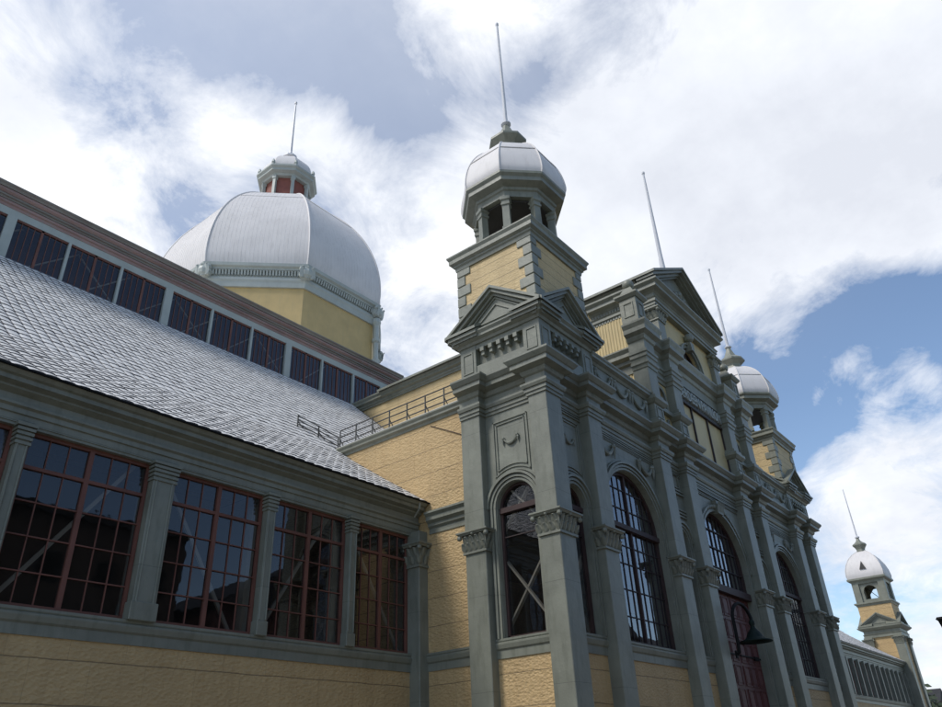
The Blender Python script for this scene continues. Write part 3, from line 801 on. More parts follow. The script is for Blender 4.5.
# ------------------------------------------------------------------ wings
WY = 15.5
ROOFP = [(15.04, 7.50), (16.2, 8.26), (17.6, 9.20), (19.2, 10.32), (21.5, 12.30), (24.0, 14.55), (28.3, 18.40)]
CY_ = 28.3
def roof_pt(t):     # t is the distance up the profile
    for i in range(len(ROOFP)-1):
        a, b = ROOFP[i], ROOFP[i+1]; l = math.hypot(b[0]-a[0], b[1]-a[1])
        if t <= l or i == len(ROOFP)-2: return a[0]+(b[0]-a[0])*t/l, a[1]+(b[1]-a[1])*t/l
        t -= l
RL = sum(math.hypot(ROOFP[i+1][0]-ROOFP[i][0], ROOFP[i+1][1]-ROOFP[i][1]) for i in range(len(ROOFP)-1))

def shingle_roof(x0, x1, x1up, tw=.325, ex=.43, y_up=19.6):
    """overlapping pointed metal shingles; beyond y_up the slope runs on to x1up"""
    base = MB()
    for i in range(len(ROOFP)-1):
        a, b = ROOFP[i], ROOFP[i+1]; xx = x1 if b[0] <= y_up+.2 else x1up; xa = x0 if b[0] <= y_up+.2 or x1up > x1 else x1up
        xl, xr = (x0, x1) if b[0] <= y_up+.2 else (min(x0, x1up), max(x1, x1up))
        base.add([(xl,a[0],a[1]),(xr,a[0],a[1]),(xr,b[0],b[1]),(xl,b[0],b[1]),(xl,a[0]+.1,a[1]-.05),(xr,a[0]+.1,a[1]-.05),(xr,b[0],b[1]-.12),(xl,b[0],b[1]-.12)],
                 [(0,1,2,3),(4,7,6,5),(0,4,5,1),(1,5,6,2),(2,6,7,3),(3,7,4,0)])
    R_ = base.build('roof', 'roof_shade_grime', HALL)
    m = MB(); rows = int(RL/ex); vs = []; fs = []; mi = []
    for r in range(rows):
        t0 = r*ex; ya, za = roof_pt(t0); yb, zb = roof_pt(t0+ex*.62); yc, zc = roof_pt(min(RL, t0+ex*2.05))
        up = ya > y_up
        xl, xr = (x0, x1) if not up else (min(x0, x1up), max(x1, x1up))
        d = Vector((yc-ya, zc-za)).normalized(); nn = Vector((-d.y, d.x))
        off = tw/2
        n = int((xr-xl)/tw)+2
        for k in range(n):
            xc = xl + off + k*tw
            if xc - tw/2 < xl-.02 or xc + tw/2 > xr+.02: continue
            e = .026 + random.uniform(-.006, .006)
            j = random.uniform(-.004, .004)
            def sl(t):   # a point on this shingle's slope, t exposures up
                return roof_pt(min(RL, max(0, t0+ex*t)))
            tilt = random.uniform(-.002, .002); jb = random.uniform(-.04, .04)
            def P_(a_, b_, h): 
                Y, Z = sl(b_); h += a_*tilt*8
                return (xc+tw*a_, Y + nn.x*h, Z + nn.y*h)
            o = len(vs)
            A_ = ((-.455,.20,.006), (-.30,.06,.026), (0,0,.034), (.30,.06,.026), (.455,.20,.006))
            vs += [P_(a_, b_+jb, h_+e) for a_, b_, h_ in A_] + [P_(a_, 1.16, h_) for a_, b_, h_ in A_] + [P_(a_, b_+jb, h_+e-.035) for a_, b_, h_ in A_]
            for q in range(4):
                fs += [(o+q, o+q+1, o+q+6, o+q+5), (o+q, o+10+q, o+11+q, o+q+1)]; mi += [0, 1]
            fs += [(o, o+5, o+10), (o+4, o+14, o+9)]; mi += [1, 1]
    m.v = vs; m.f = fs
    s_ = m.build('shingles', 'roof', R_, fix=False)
    s_.data.materials.append(MAT['roof_shade_grime']); s_.data.polygons.foreach_set('material_index', mi)  # butts and sides take the painted shade colour
    s_['kind'] = 'stuff'
    return R_

def rect_window(xa, xb, parent=HALL, y=WY+.14, z0=SILL_T, z1=6.5, brace=None, rows=5, cols=6, label=None):
    f = MB(); xm = (xa+xb)/2
    for (a, b) in ((xa, xa+.07), (xb-.07, xb), (xm-.05, xm+.05)): f.box(a, b, y-.05, y+.06, z0, z1)
    f.box(xa+.07, xb-.07, y-.045, y+.055, z0, z0+.08); f.box(xa+.07, xb-.07, y-.045, y+.055, z1-.08, z1)
    zt = z0+(z1-z0)*.785; f.box(xa+.07, xb-.07, y-.045, y+.05, zt-.035, zt+.035)
    w = f.build('window', 'brown', parent)
    if label: w['label'] = label
    g = MB(); g.add([(xa+.03,y+.01,z0+.03),(xb-.03,y+.01,z0+.03),(xb-.03,y+.01,z1-.03),(xa+.03,y+.01,z1-.03)], [(0,1,2,3)]); g.build('pane', 'glass', w)
    b = MB()
    for s0, s1 in ((xa+.07, xm-.06), (xm+.06, xb-.07)):
        for k in range(1, cols//2):
            u = s0+(s1-s0)*k/(cols//2); b.box(u-.011, u+.011, y-.018, y+.03, z0+.05, z1-.05)
    for k in range(1, rows-1):
        z = z0+(zt-z0)*k/(rows-1); b.box(xa+.05, xb-.05, y-.03, y+.04, z-.012, z+.012)
    b.build('glazing_bars', 'brown', w)
    return w

def wing_pilaster(x, w, y=WY, thick=False):
    m = MB(); m.box(x-w/2, x+w/2, y-.12, y+.2, SILL_T-.02, 6.6)
    if thick: m.box(x-w/2-.04, x+w/2+.04, y-.16, y+.2, SILL_T-.01, SILL_T+.36)
    else: m.box(x-w/2-.03, x+w/2+.03, y-.15, y+.2, SILL_T-.01, SILL_T+.32)
    for s_ in (-1, 1): m.box(x+s_*w*.36-.02, x+s_*w*.36+.02, y-.145, y-.1, SILL_T+.34, 6.1)
    p = m.build('pilaster', 'trim', HALL, bevel=.012)
    c = MB(); path = [(x-w/2, y+.2), (x-w/2, y-.12), (x+w/2, y-.12), (x+w/2, y+.2)]
    for z, o in ((6.10,.03),(6.20,.035),(6.30,.04),(6.39,.05),(6.48,.07)): c.mould(path, [(-.01,z),(o,z),(o,z+.06),(-.01,z+.075)])
    c.build('capital', 'trim', p)
    return p

WENT = [(-.3,6.52),(.04,6.52),(.04,6.74),(.08,6.76),(.08,6.9),(.14,6.95),(.14,7.02),(.06,7.04),(.06,7.26),(.12,7.30),(.2,7.36),(.2,7.42),(.34,7.48),(.34,7.60),(.40,7.64),(.46,7.74),(.46,7.78),(-.3,7.80)]
WENT = [(o, 6.56+(z-6.52)*.745) for o, z in WENT]
# left wing -------------------------------------------------------------
LW0 = -27.0
LW1 = SIDEX
MB().box(LW0, LW1, WY, WY+.3, G+.6, SILL_B+.05).build('stone_apron', 'yellow', HALL)
MB().box(LW0, LW1, WY-.06, WY+.3, G, G+.6).build('plinth', 'trim', HALL)
sill([(LW0, WY), (LW1-.1, WY)])
MB().mould([(LW0, WY), (LW1-.06, WY)], WENT).build('entablature', 'trim', HALL)
MB().box(LW0, LW1, 14.98, 15.03, 7.475, 7.51).build('gutter', 'black', HALL)
MB().mould([(SIDEX, 15.0), (SIDEX, TY1)], [(-.1,6.5),(.03,6.5),(.03,6.66),(.1,6.72),(.1,6.8),(.2,6.88),(.2,7.0),(.28,7.08),(.28,7.14),(-.1,7.18)]).build('string_course', 'trim', HALL)
bays = [17.05, 14.12, 11.3, 8.3, 5.2]
while bays[-1] > LW0+3: bays.append(bays[-1]-2.98)
for i, x in enumerate(bays):
    if i == 0: continue
    wing_pilaster(x, .54 if i % 3 == 0 else .25, thick=(i % 3 == 0))
for i in range(len(bays)-1):
    a = bays[i+1] + (.28 if (i+1) % 3 == 0 else .135); b = bays[i] - (.28 if i % 3 == 0 and i else .135)
    if i == 0: b = 16.52
    rect_window(a, b)
MB().box(LW0, LW1, WY-.02, WY+.28, 6.5, 7.45).build('lintel', 'trim', HALL)
# engaged column at the junction
q = MB().box(16.52, 17.02, 15.12, 15.6, G, 6.6); cp = q.build('corner_pier', 'trim', HALL, bevel=.015)
capital((16.52, 17.02, 15.12, 15.6), 5.5, 6.22, cp)
shingle_roof(LW0, SIDEX-.01, BX0-.02)
# interior bracing seen through the glass
m = MB()
for i in range(6):
    xa, xb = bays[i+1], bays[i]
    for (a, b) in (((xa+.2, 3.0), (xb-.4, 6.6)),) if i % 2 else (((xb-.3, 3.0), (xa+.3, 6.6)),):
        m.beam((a[0], WY+.55, a[1]), (b[0], WY+.55, b[1]), .085, .06)
    m.box(xa-.1, xa+.1, WY+.6, WY+.8, G, 7.4)
m.build('roof_truss', 'timber', HALL)
m = MB(); m.box(LW0, 16.5, 22, 22.1, G, 8); m.build('backing_screen', 'dark', HALL)  # added dark screen behind the wing windows, the hall is open here

# right wing ------------------------------------------------------------
RW0, RW1 = 2*CX-SIDEX, 82.2
RWY = 15.5
MB().box(RW0, RW1, RWY, RWY+.3, G+.6, SILL_B+1.0).build('stone_apron', 'yellow', HALL)
RS = .95   # the far wing's sill stands higher
MB().mould([(RW0, RWY), (RW1, RWY)], [(o, z+RS) for o, z in SILL]).build('sill_moulding', 'trim', HALL)
MB().mould([(RW0, RWY), (RW1, RWY)], WENT).build('entablature', 'trim', HALL)
MB().box(RW0, RW1, RWY-.02, RWY+.28, 6.5, 7.45).build('lintel', 'trim', HALL)
n = 26; stp = (RW1-RW0)/n
for k in range(n+1):
    x = RW0+.3+(RW1-RW0-.6)*k/n
    w_ = .13 if k % 2 == 0 else .08; MB().box(x-w_, x+w_, RWY-.2, RWY+.2, SILL_T+RS, 6.6).build('pilaster', 'trim', HALL)
for k in range(n):
    xa = RW0+.3+(RW1-RW0-.6)*k/n+.15; xb = RW0+.3+(RW1-RW0-.6)*(k+1)/n-.15
    rect_window(xa, xb, z0=SILL_T+RS, y=RWY+.1, rows=4, cols=2)
shingle_roof(RW0+.01, RW1, 2*CX-BX0+.02, tw=.4, ex=.5)

# clerestory ------------------------------------------------------------
def clerestory(x0, x1, anchor, step, thick_first):
    y = CY_
    for nm, mt, pr_ in (('fascia', 'red_fascia', [(-.3,20.62),(.05,20.62),(.05,20.74),(.11,20.78),(.11,20.88),(-.3,20.9)]),
                        ('fascia_band', 'grey_fascia', [(-.3,20.9),(.13,20.9),(.13,20.98),(.20,21.0),(.20,21.08),(-.3,21.09)]),
                        ('fascia', 'red_fascia', [(-.3,21.09),(.22,21.09),(.30,21.17),(.30,21.26),(-.3,21.28)]),
                        ('eaves_edge', 'grey_fascia', [(-.3,21.28),(.33,21.28),(.36,21.36),(.42,21.42),(.42,21.48),(-.3,21.54)])):
        MB().mould([(x0, y), (x1, y)], pr_).build(nm, mt, HALL)
    MB().box(x0, x1, y-.03, y+.3, 20.28, 20.62).build('lintel', 'trim_light', HALL)
    x = anchor; i = 0
    ps = []
    while x > x0: ps.append((x, i % 3 == 0)); x -= step; i += 1
    x = anchor+step; i = 1
    while x < x1: ps.append((x, i % 3 == 0)); x += step; i += 1
    ps.sort()
    for (px, th) in ps:
        w = .18 if th else .055
        MB().box(px-w, px+w, y-.08, y+.1, 18.2, 20.3).build('post', 'trim_light', HALL)
    for (a, ta), (b, tb) in zip(ps, ps[1:]):
        xa, xb = a + (.18 if ta else .055), b - (.18 if tb else .055); xm = (xa+xb)/2
        f = MB(); f.box(xm-.05, xm+.05, y, y+.1, 18.25, 20.28); f.box(xa, xb, y, y+.1, 18.2, 18.35); f.box(xa, xb, y, y+.1, 20.2, 20.285)
        w = f.build('window', 'brown', HALL)
        g = MB(); g.add([(xa,y+.05,18.3),(xb,y+.05,18.3),(xb,y+.05,20.25),(xa,y+.05,20.25)], [(0,1,2,3)]); g.build('pane', 'glass', w)
        b_ = MB()
        for s0, s1 in ((xa, xm-.05), (xm+.05, xb)):
            for k in range(1, 4): u = s0+(s1-s0)*k/4; b_.box(u-.012, u+.012, y+.02, y+.07, 18.3, 20.25)
        b_.build('glazing_bars', 'brown', w)
clerestory(LW0, BX0+3.6, 6.97, 2.31, True)
clerestory(2*CX-BX0+.1, 84, 50.5-2.31, 2.31, True)
m = MB()
for i in range(9):
    a = 3 + i*2.31
    m.beam((a, CY_+.5, 18.2), (a+2.3, CY_+.5, 20.3), .06, .06)
    if i % 2: m.beam((a+2.3, CY_+.55, 18.2), (a, CY_+.55, 20.3), .06, .06)
m.build('roof_truss', 'timber', HALL)
MB().box(LW0, 84, CY_+1.6, CY_+1.7, 14, 21.4).build('backing_screen', 'brown', HALL)  # added screen behind the clerestory, keeps bright sky out of the panes
# main roof, back and ends
m = MB()
yb = 54.3
for (a, b) in (((28.0,21.5),(34,23.6)), ((34,23.6),(41.3,24.8)), ((41.3,24.8),(48.6,23.6)), ((48.6,23.6),(54.6,21.5))):
    m.add([(LW0,a[0],a[1]),(84,a[0],a[1]),(84,b[0],b[1]),(LW0,b[0],b[1]),(LW0,a[0],a[1]-.2),(84,a[0],a[1]-.2),(84,b[0],b[1]-.2),(LW0,b[0],b[1]-.2)],
          [(0,1,2,3),(4,7,6,5),(0,4,5,1),(1,5,6,2),(2,6,7,3),(3,7,4,0)])
m.build('main_roof', 'roof', HALL)
MB().box(LW0, 84, 54.3, 54.6, G, 21.5).build('back_wall', 'yellow', HALL)
for x in (LW0, 83.7):
    P = PL(x)
    m = MB().prism(P, [(15.6,G),(54.6,G),(54.6,21.4),(41.3,24.6),(28.5,21.4)] + [(a_+.3, b_-.2) for a_, b_ in reversed(ROOFP)], 0, .3); m.build('end_wall', 'yellow', HALL)

# ------------------------------------------------------------------ main dome
DX, DY = 28.75, 41.3
R8 = 8.55
D = MB().lathe(DX, DY, 8, PI/8, [(R8-.25,20.5),(R8-.25,28.9)]).build('drum', 'drum_yellow', HALL)
c = MB(); c.lathe(DX, DY, 8, PI/8, [(R8-.3,28.75),(R8-.1,28.75),(R8-.05,29.1),(R8+.02,29.25),(R8+.02,29.42),(R8-.12,29.45),(R8-.12,29.95),(R8+.12,30.0),(R8+.12,30.12),(R8+.3,30.2),(R8+.34,30.42),(R8+.1,30.5)], cap=False); c.build('cornice', 'trim_light', D)
dn = MB(); n = 32
for k in range(8):
    a_, b_ = PI/8+k*PI/4, PI/8+(k+1)*PI/4
    A = Vector((DX+R8*math.cos(a_), DY+R8*math.sin(a_), 0)); B = Vector((DX+R8*math.cos(b_), DY+R8*math.sin(b_), 0))
    d_ = (B-A).normalized(); o_ = Vector((math.cos((a_+b_)/2), math.sin((a_+b_)/2), 0))
    for j in range(n):
        c0 = A + (B-A)*((j+.5)/n)
        pts = []
        for z in (29.62, 29.95):
            for (s_, t_) in ((-.055,-.15),(.055,-.15),(.055,.12 if z > 29.7 else .03),(-.055,.12 if z > 29.7 else .03)):
                q_ = c0 + d_*s_ + o_*t_; pts.append((q_.x, q_.y, z))
        dn.add(pts, [(0,3,2,1),(4,5,6,7),(0,1,5,4),(1,2,6,5),(2,3,7,6),(3,0,4,7)])
dn.build('dentil', 'trim_light', D)['kind'] = 'stuff'
for k in range(8):
    a_ = PI/8+k*PI/4; o = Vector((math.cos(a_), math.sin(a_), 0)); sd = Vector((-o.y, o.x, 0)); m = MB()
    cc = Vector((DX, DY, 0)) + o*(R8+.05)
    m.ball((cc.x, cc.y, 29.75), .5, n=10, m=6)
    for t in (-.35, 0, .35): leaf(m, tuple(cc+sd*t+o*.25+Vector((0,0,29.3))), o, sd, .9, .4, .14)
    for t in (-1, 1):
        q_ = cc+sd*t*.35+o*.15; m.ball((q_.x, q_.y, 29.98), .2, n=8, m=5)
        m.ball((q_.x, q_.y, 29.45), .16, n=8, m=5)
    m.build('corner_cartouche', 'trim_light', D)
prof = [(R8+.15,30.45),(R8+.28,31.3),(R8+.22,32.6),(R8-.08,34.1),(R8-.62,35.6),(R8-1.35,37.0),(R8-2.3,38.35),(R8-3.45,39.6),(R8-4.6,40.55),(R8-5.6,41.2),(R8-6.3,41.55)]
dm, prof = dome_panels(DX, DY, 8, PI/8, prof, 'dome', 'dome', D)
rb = MB()
for k in range(8):
    a_ = PI/8+k*PI/4; rb.tube([(DX+r_*math.cos(a_), DY+r_*math.sin(a_), z_) for r_, z_ in prof], .07, 6)
for (r_, z_) in ((R8-2.3+.01,38.35),(R8-4.6+.01,40.55)):
    for k in range(8):
        a_, b_ = PI/8+k*PI/4, PI/8+(k+1)*PI/4
        rb.tube([(DX+r_*math.cos(a_), DY+r_*math.sin(a_), z_), (DX+r_*math.cos(b_), DY+r_*math.sin(b_), z_)], .03, 5)
# standing seams
for k in range(8):
    a_, b_ = PI/8+k*PI/4, PI/8+(k+1)*PI/4
    for j in range(1, 24):
        t = j/24; pts = []
        half = PI/8
        x_off = (t-.5)*2*R8*math.sin(half)
        for r_, z_ in prof:
            ap = r_*math.cos(half); hw_ = r_*math.sin(half)
            if abs(x_off) > hw_: break
            am = (a_+b_)/2
            pts.append((DX+ap*math.cos(am)-x_off*math.sin(am), DY+ap*math.sin(am)+x_off*math.cos(am), z_))
        if len(pts) > 1: rb.tube(pts, .008, 4)
rb.build('dome_rib', 'dome', D)
MB().lathe(DX, DY, 8, PI/8, [(2.5,41.35),(2.35,41.6),(1.85,41.75),(1.75,41.9),(1.75,44.4)]).build('lantern', 'lantern_red', D)
for k in range(8):
    a_ = PI/8+k*PI/4; MB().lathe(DX+1.9*math.cos(a_), DY+1.9*math.sin(a_), 4, a_+PI/4, [(.24,41.7),(.24,42.0),(.17,42.05),(.17,43.7),(.25,43.8),(.25,44.1)]).build('lantern_post', 'trim_light', D)
MB().lathe(DX, DY, 8, PI/8, [(1.8,44.05),(2.05,44.1),(2.12,44.28),(2.45,44.4),(2.45,44.6),(2.62,44.75),(2.62,44.9),(2.2,45.0)]).build('lantern_eave', 'trim_light', D)
for k in range(8):
    a_ = PI/8+k*PI/4; MB().lathe(DX+2.4*math.cos(a_), DY+2.4*math.sin(a_), 6, 0, [(.12,44.85),(.1,45.1),(.17,45.2),(.13,45.4),(.03,45.6)]).build('acroterion', 'trim_light', D)
dome_panels(DX, DY, 8, PI/8, [(2.15,44.9),(2.2,45.4),(2.05,46.0),(1.72,46.55),(1.25,47.0),(.75,47.35),(.45,47.5)], 'lantern_dome', 'dome', D)
m = MB().lathe(DX, DY, 10, 0, [(.35,47.35),(.45,47.55),(.7,47.7),(.62,47.95),(.3,48.1),(.18,48.3),(.13,48.6),(.07,54.6),(.12,54.65),(.12,54.85),(.03,54.95)]); m.build('flagpole', 'white', D)

# ------------------------------------------------------------------ far end turret
def end_turret(cx, cy):
    h = 1.5
    T = MB().box(cx-h, cx+h, cy-h, cy+h, 8.0, 12.9).build('turret', 'yellow', HALL)
    lo = MB().box(cx-h+.02, cx+h-.02, cy-h+.02, cy+h-.02, G, 8.0); lo.build('stone_wall', 'yellow', T)
    for sx in (-1, 1):
        for sy in (-1, 1):
            x, y = cx+sx*(h-.2), cy+sy*(h-.2); r = (x-.42, x+.34, y-.34, y+.42) if sx < 0 else (x-.5, x+.34, y-.34, y+.42)
            MB().box(*r, G, 9.95).build('pilaster', 'trim', T); capital(r, 9.2, 9.8, T)
    m = MB().mould([(cx-h,cy+h),(cx-h,cy-h),(cx+h,cy-h),(cx+h,cy+h)], [(-.1,9.9),(.15,9.9),(.15,10.15),(.22,10.2),(.1,10.25),(.1,10.5),(.3,10.6),(.5,10.75),(.5,10.85),(-.1,10.9)], True)
    m.build('cornice', 'trim', T)
    gable_set(cx, cy, h+.03, h+.03, 10.86, 1.1, T)
    h2 = 1.3
    m = MB().mould([(cx-h,cy+h),(cx-h,cy-h),(cx+h,cy-h),(cx+h,cy+h)], [(-.2,12.8),(.04,12.8),(.1,12.95),(.2,13.0),(.2,13.12),(-.2,13.2)], True); m.build('cornice', 'trim', T)
    for sx in (-1, 1):
        for sy in (-1, 1):
            x, y = cx+sx*(h2-.12), cy+sy*(h2-.12); MB().box(x-.3, x+.3, y-.3, y+.3, 13.1, 15.0).build('belfry_post', 'trim', T)
    for P in (PL(cx-h2), PF(cy-h2), PR(cx+h2)):
        uc = cy if P(0,0,0)[1] == 0 else cx
        m = MB(); arch_wall(m, P, uc-h2+.2, uc+h2-.2, 13.1, 15.0, uc, .6, 13.42, 14.1, .15); m.build('belfry_wall', 'trim', T)
    m = MB(); m.beam((cx-.9,cy-.6,13.4),(cx-.9,cy+.6,14.8),.06,.06); m.beam((cx-.9,cy+.6,13.4),(cx-.9,cy-.6,14.8),.06,.06); m.build('cross_brace', 'black', T)
    MB().mould([(cx-h2-.1,cy+h2+.1),(cx-h2-.1,cy-h2-.1),(cx+h2+.1,cy-h2-.1),(cx+h2+.1,cy+h2+.1)], [(-.5,14.9),(.05,14.9),(.1,15.1),(.35,15.25),(.35,15.42),(-.5,15.5)], True).build('cornice', 'trim', T)
    prof = [(1.72,15.42),(1.78,15.8),(1.72,16.3),(1.55,16.85),(1.25,17.4),(.9,17.8),(.5,18.1),(.38,18.15)]
    dome_panels(cx, cy, 4, PI/4, [(r*1.34, z) for r, z in prof], 'dome', 'dome', T)
    m = MB()
    for k in range(4):
        a_ = PI/4+k*PI/2; m.tube([(cx+r*1.34*math.cos(a_), cy+r*1.34*math.sin(a_), z) for r, z in prof], .05, 6)
    m.build('dome_rib', 'dome', T)
    m = MB(); m.add([(cx-1.75,cy-.3,16.2),(cx-1.75,cy+.3,16.2),(cx-1.6,cy,17.0),(cx-1.2,cy,16.9),(cx-1.4,cy-.3,16.2),(cx-1.4,cy+.3,16.2)], [(0,1,2),(0,2,3,4),(1,5,3,2)]); m.build('dormer', 'dark', T)
    m = MB().lathe(cx, cy, 8, PI/8, [(.42,18.1),(.4,18.4),(.5,18.6),(.66,18.8),(.66,18.92),(.4,19.1),(.2,19.3),(.12,19.6)]); m.build('finial', 'trim', T)
    m = MB().lathe(cx, cy, 8, 0, [(.08,19.5),(.22,19.6),(.22,19.7),(.08,19.8),(.04,24.7),(.02,24.8)]); m.build('flagpole', 'white', T)
end_turret(83.9, 16.3)

a_ = -3*PI/8; vx, vy = DX+(R8+.05)*math.cos(a_), DY+(R8+.05)*math.sin(a_)
m = MB().lathe(vx, vy, 8, 0, [(.3,29.2),(.34,28.9),(.2,28.6),(.2,27.6),(.3,27.5),(.3,27.3),(.18,27.2),(.18,26.0),(.32,25.8),(.25,25.3),(.1,25.0)]); m.build('hanging_bracket', 'trim_light', D)
MB().tube([(SIDEX-.02,14.9,10.1),(SIDEX-.03,14.0,9.62),(SIDEX-.02,13.16,9.15)], .012, 6).build('cable', 'bars', HALL)
MB().tube([(16.45,15.0,7.4),(16.4,14.98,7.2),(16.42,15.2,7.0)], .03, 6).build('gutter_outlet', 'trim', HALL)
# ------------------------------------------------------------------ roof walkway rail
def rail(pts, parent, hgt=.75):
    m = MB()
    for a, b in zip(pts, pts[1:]):
        A, B = Vector(a), Vector(b); n = max(1, round((B-A).length/1.15))
        for hh in (hgt, hgt*.66, hgt*.33): m.tube([tuple(A+Vector((0,0,hh))), tuple(B+Vector((0,0,hh)))], .023, 6)
    R_ = m.build('roof_rail', 'rail', parent)
    k = MB()
    for a, b in zip(pts, pts[1:]):
        A, B = Vector(a), Vector(b); n = max(1, round((B-A).length/.9))
        for i in range(n+1):
            q_ = A+(B-A)*i/n; k = MB(); k.tube([tuple(q_), tuple(q_+Vector((0,0,hgt+.02)))], .028, 6)
            k.tube([tuple(q_+Vector((.35,0,.02))), tuple(q_+Vector((0,0,hgt*.55)))], .018, 5)
            k.build('rail_post', 'rail', R_)
rail([(SIDEX+.05, 13.5, 10.58), (SIDEX+.05, 19.4, 10.58)], HALL)
rail([(SIDEX+.05, 19.5, 10.6), (SIDEX-.4, 20.1, 11.1), (SIDEX-1.0, 20.6, 11.5)], HALL, .5)

# ------------------------------------------------------------------ gooseneck lamp on the doorway
def gooseneck(base, top, r, out):
    T = thing('wall_lamp', 'black gooseneck lamp with a bell shade in front of the maroon doors', 'lamp', base)
    B = Vector(base); m = MB()
    pts = [Vector((0,0,0)), Vector((0,-.1,.05)), Vector((0,-.12,.3))]
    H = top
    for i in range(12):
        t = PI*i/11; pts.append(Vector((out*.5*(1-math.cos(t)), -.12-.25*(i/11), H + r*math.sin(t))))
    pts.append(Vector((out, -.37, H-.15)))
    m.tube([tuple(p) for p in pts], .06, 8); m.build('arm', 'black', T)
    s = MB(); e = pts[-1]
    s.lathe(e.x, e.y, 20, 0, [(.05,H-.05),(.10,H-.12),(.10,H-.22),(.07,H-.26),(.09,H-.34),(.15,H-.42),(.22,H-.50),(.28,H-.62),(.34,H-.70),(.58,H-.78),(.58,H-.81),(.32,H-.74),(.05,H-.4)], cap=False); s.build('lamp_shade', 'lampgreen', T, smooth=True)
    b = MB().ball((e.x, e.y, H-.6), .11, n=10, m=6); b.build('bulb', 'white', T, smooth=True)
    p = MB().box(-.07, .07, -.03, .03, -.12, .12); p.build('wall_plate', 'black', T)
    return T
gooseneck((26.75, 9.93, 3.25), 1.25, .45, 1.05)

# ------------------------------------------------------------------ ground, street and neighbours
def struct(o): o['kind'] = 'structure'; return o
m = MB(); m.add([(-900,-900,G-.02),(900,-900,G-.02),(900,900,G-.02),(-900,900,G-.02)], [(0,1,2,3)]); struct(m.build('ground', 'concrete'))
m = MB(); m.add([(-300,-12,G-.012),(300,-12,G-.012),(300,-4,G-.012),(-300,-4,G-.012)], [(0,1,2,3)]); struct(m.build('road', 'asphalt'))

def house(x, y, w, d, h, rh, wall, label, cat='house', floors=3, name='brick_house', chimney=True, flip=False, group=None, gable_front=True):
    T = thing(name, label, cat, (x, y, G), group)
    z = 0
    MB().box(-w/2, w/2, -d/2, d/2, 0, h).build('wall', wall, T)
    P = PF(-d/2-.3) if gable_front else PL(-w/2-.3)
    if rh > 0:
        if gable_front: r = MB().prism(PF(-d/2-.3), [(-w/2-.4,h),(w/2+.4,h),(0,h+rh)], 0, d+.6)
        else: r = MB().prism(PL(-w/2-.3), [(-d/2-.4,h),(d/2+.4,h),(0,h+rh)], 0, w+.6)
    else: r = MB().box(-w/2-.2, w/2+.2, -d/2-.2, d/2+.2, h, h+.4)
    R_ = r.build('roof', 'slate', T)
    if chimney: MB().box(w*.22, w*.22+.7, -.4, .4, h, h+rh+1.2).build('chimney', wall, R_)
    n = max(2, int(w/3.2))
    for face in (1, -1):
        for f in range(floors):
            for i in range(n):
                u = -w/2 + w*(i+.5)/n; zz = 1.0 + f*(h-1)/floors
                Pf = (lambda u_, d_, z_, s=face: (u_, s*(d/2-d_), z_))
                fr_ = MB().pbox(Pf, u-.6, u+.6, -.05, .08, zz, zz+1.6).build('window', 'slate', T)
                MB().pbox(Pf, u-.5, u+.5, -.06, -.055, zz+.1, zz+1.5).build('pane', 'black', fr_)
    return T
house(13, -19, 26, 12, 15.8, 0, 'brown_brick', 'flat roofed brown brick block mirrored in the left windows', 'building', 4, 'apartment_block', False)
house(37, -20, 15, 12, 12.5, 4.0, 'brick', 'gabled red brick house mirrored beside the brown block', 'house', 3)
house(60, -20, 20, 12, 12.5, 4.0, 'brown_brick', 'broad gabled brown house mirrored in the wide arched window', 'house', 3, gable_front=True)
house(88, -22, 22, 12, 12.0, 3.5, 'brick', 'low red brick house at the far end of the street row', 'house', 2, gable_front=False)

# houses and trees beyond the far end
house(176, 31.5, 10, 7, 9.5, 3.2, 'brick', 'dark red house with a gable roof right of the far turret', 'house', 3)
house(160, 24.2, 9, 6, 8.2, 1.8, 'brown_brick', 'dark low roofed house at the lower right edge', 'house', 2, gable_front=False)

def tree(x, y, h, cr, label, bare=False, sd=0):
    rnd = random.Random(sd)
    T = thing('tree', label, 'tree', (x, y, G), 'trees beyond the far end of the hall')
    m = MB(); m.tube([(0,0,0),(.1,0,h*.3),(0,.1,h*.6),(0,0,h*.95)], [.3,.24,.14,.03], 8)
    tips = []
    for i in range(16):
        z = h*(.28+.65*rnd.random()); a = rnd.random()*2*PI; l = cr*(1.1-.7*z/h)
        e = Vector((math.cos(a)*l, math.sin(a)*l, z+l*.5)); tips.append(e)
        m.tube([(0,0,z), tuple(Vector((0,0,z)).lerp(e,.5)+Vector((0,0,.1))), tuple(e)], [.09,.06,.02], 5)
    m.build('trunk', 'bark', T)
    c = MB(); nn = 420 if bare else 1300
    for i in range(nn):
        b = rnd.choice(tips)*rnd.uniform(.45, 1.05); b.z = max(b.z, h*.25)
        q_ = b + Vector((rnd.gauss(0,.5),rnd.gauss(0,.5),rnd.gauss(0,.45)))
        u = Vector((rnd.gauss(0,1),rnd.gauss(0,1),rnd.gauss(0,1))).normalized(); v = u.orthogonal().normalized(); s = rnd.uniform(.3,.7)
        c.add([tuple(q_-u*s), tuple(q_-v*s*.6), tuple(q_+u*s), tuple(q_+v*s*.6)], [(0,1,2,3)])
    c.build('crown', 'leaf', T, fix=False)
tree(150, 27.7, 15.0, 2.0, 'thin dark tree just right of the far turret', True, 3)
tree(146, 26.0, 11.0, 1.6, 'bushy dark tree in front of the red house', False, 5)
tree(140, 23.6, 9.3, 2.0, 'low dark tree at the lower right corner', False, 9)

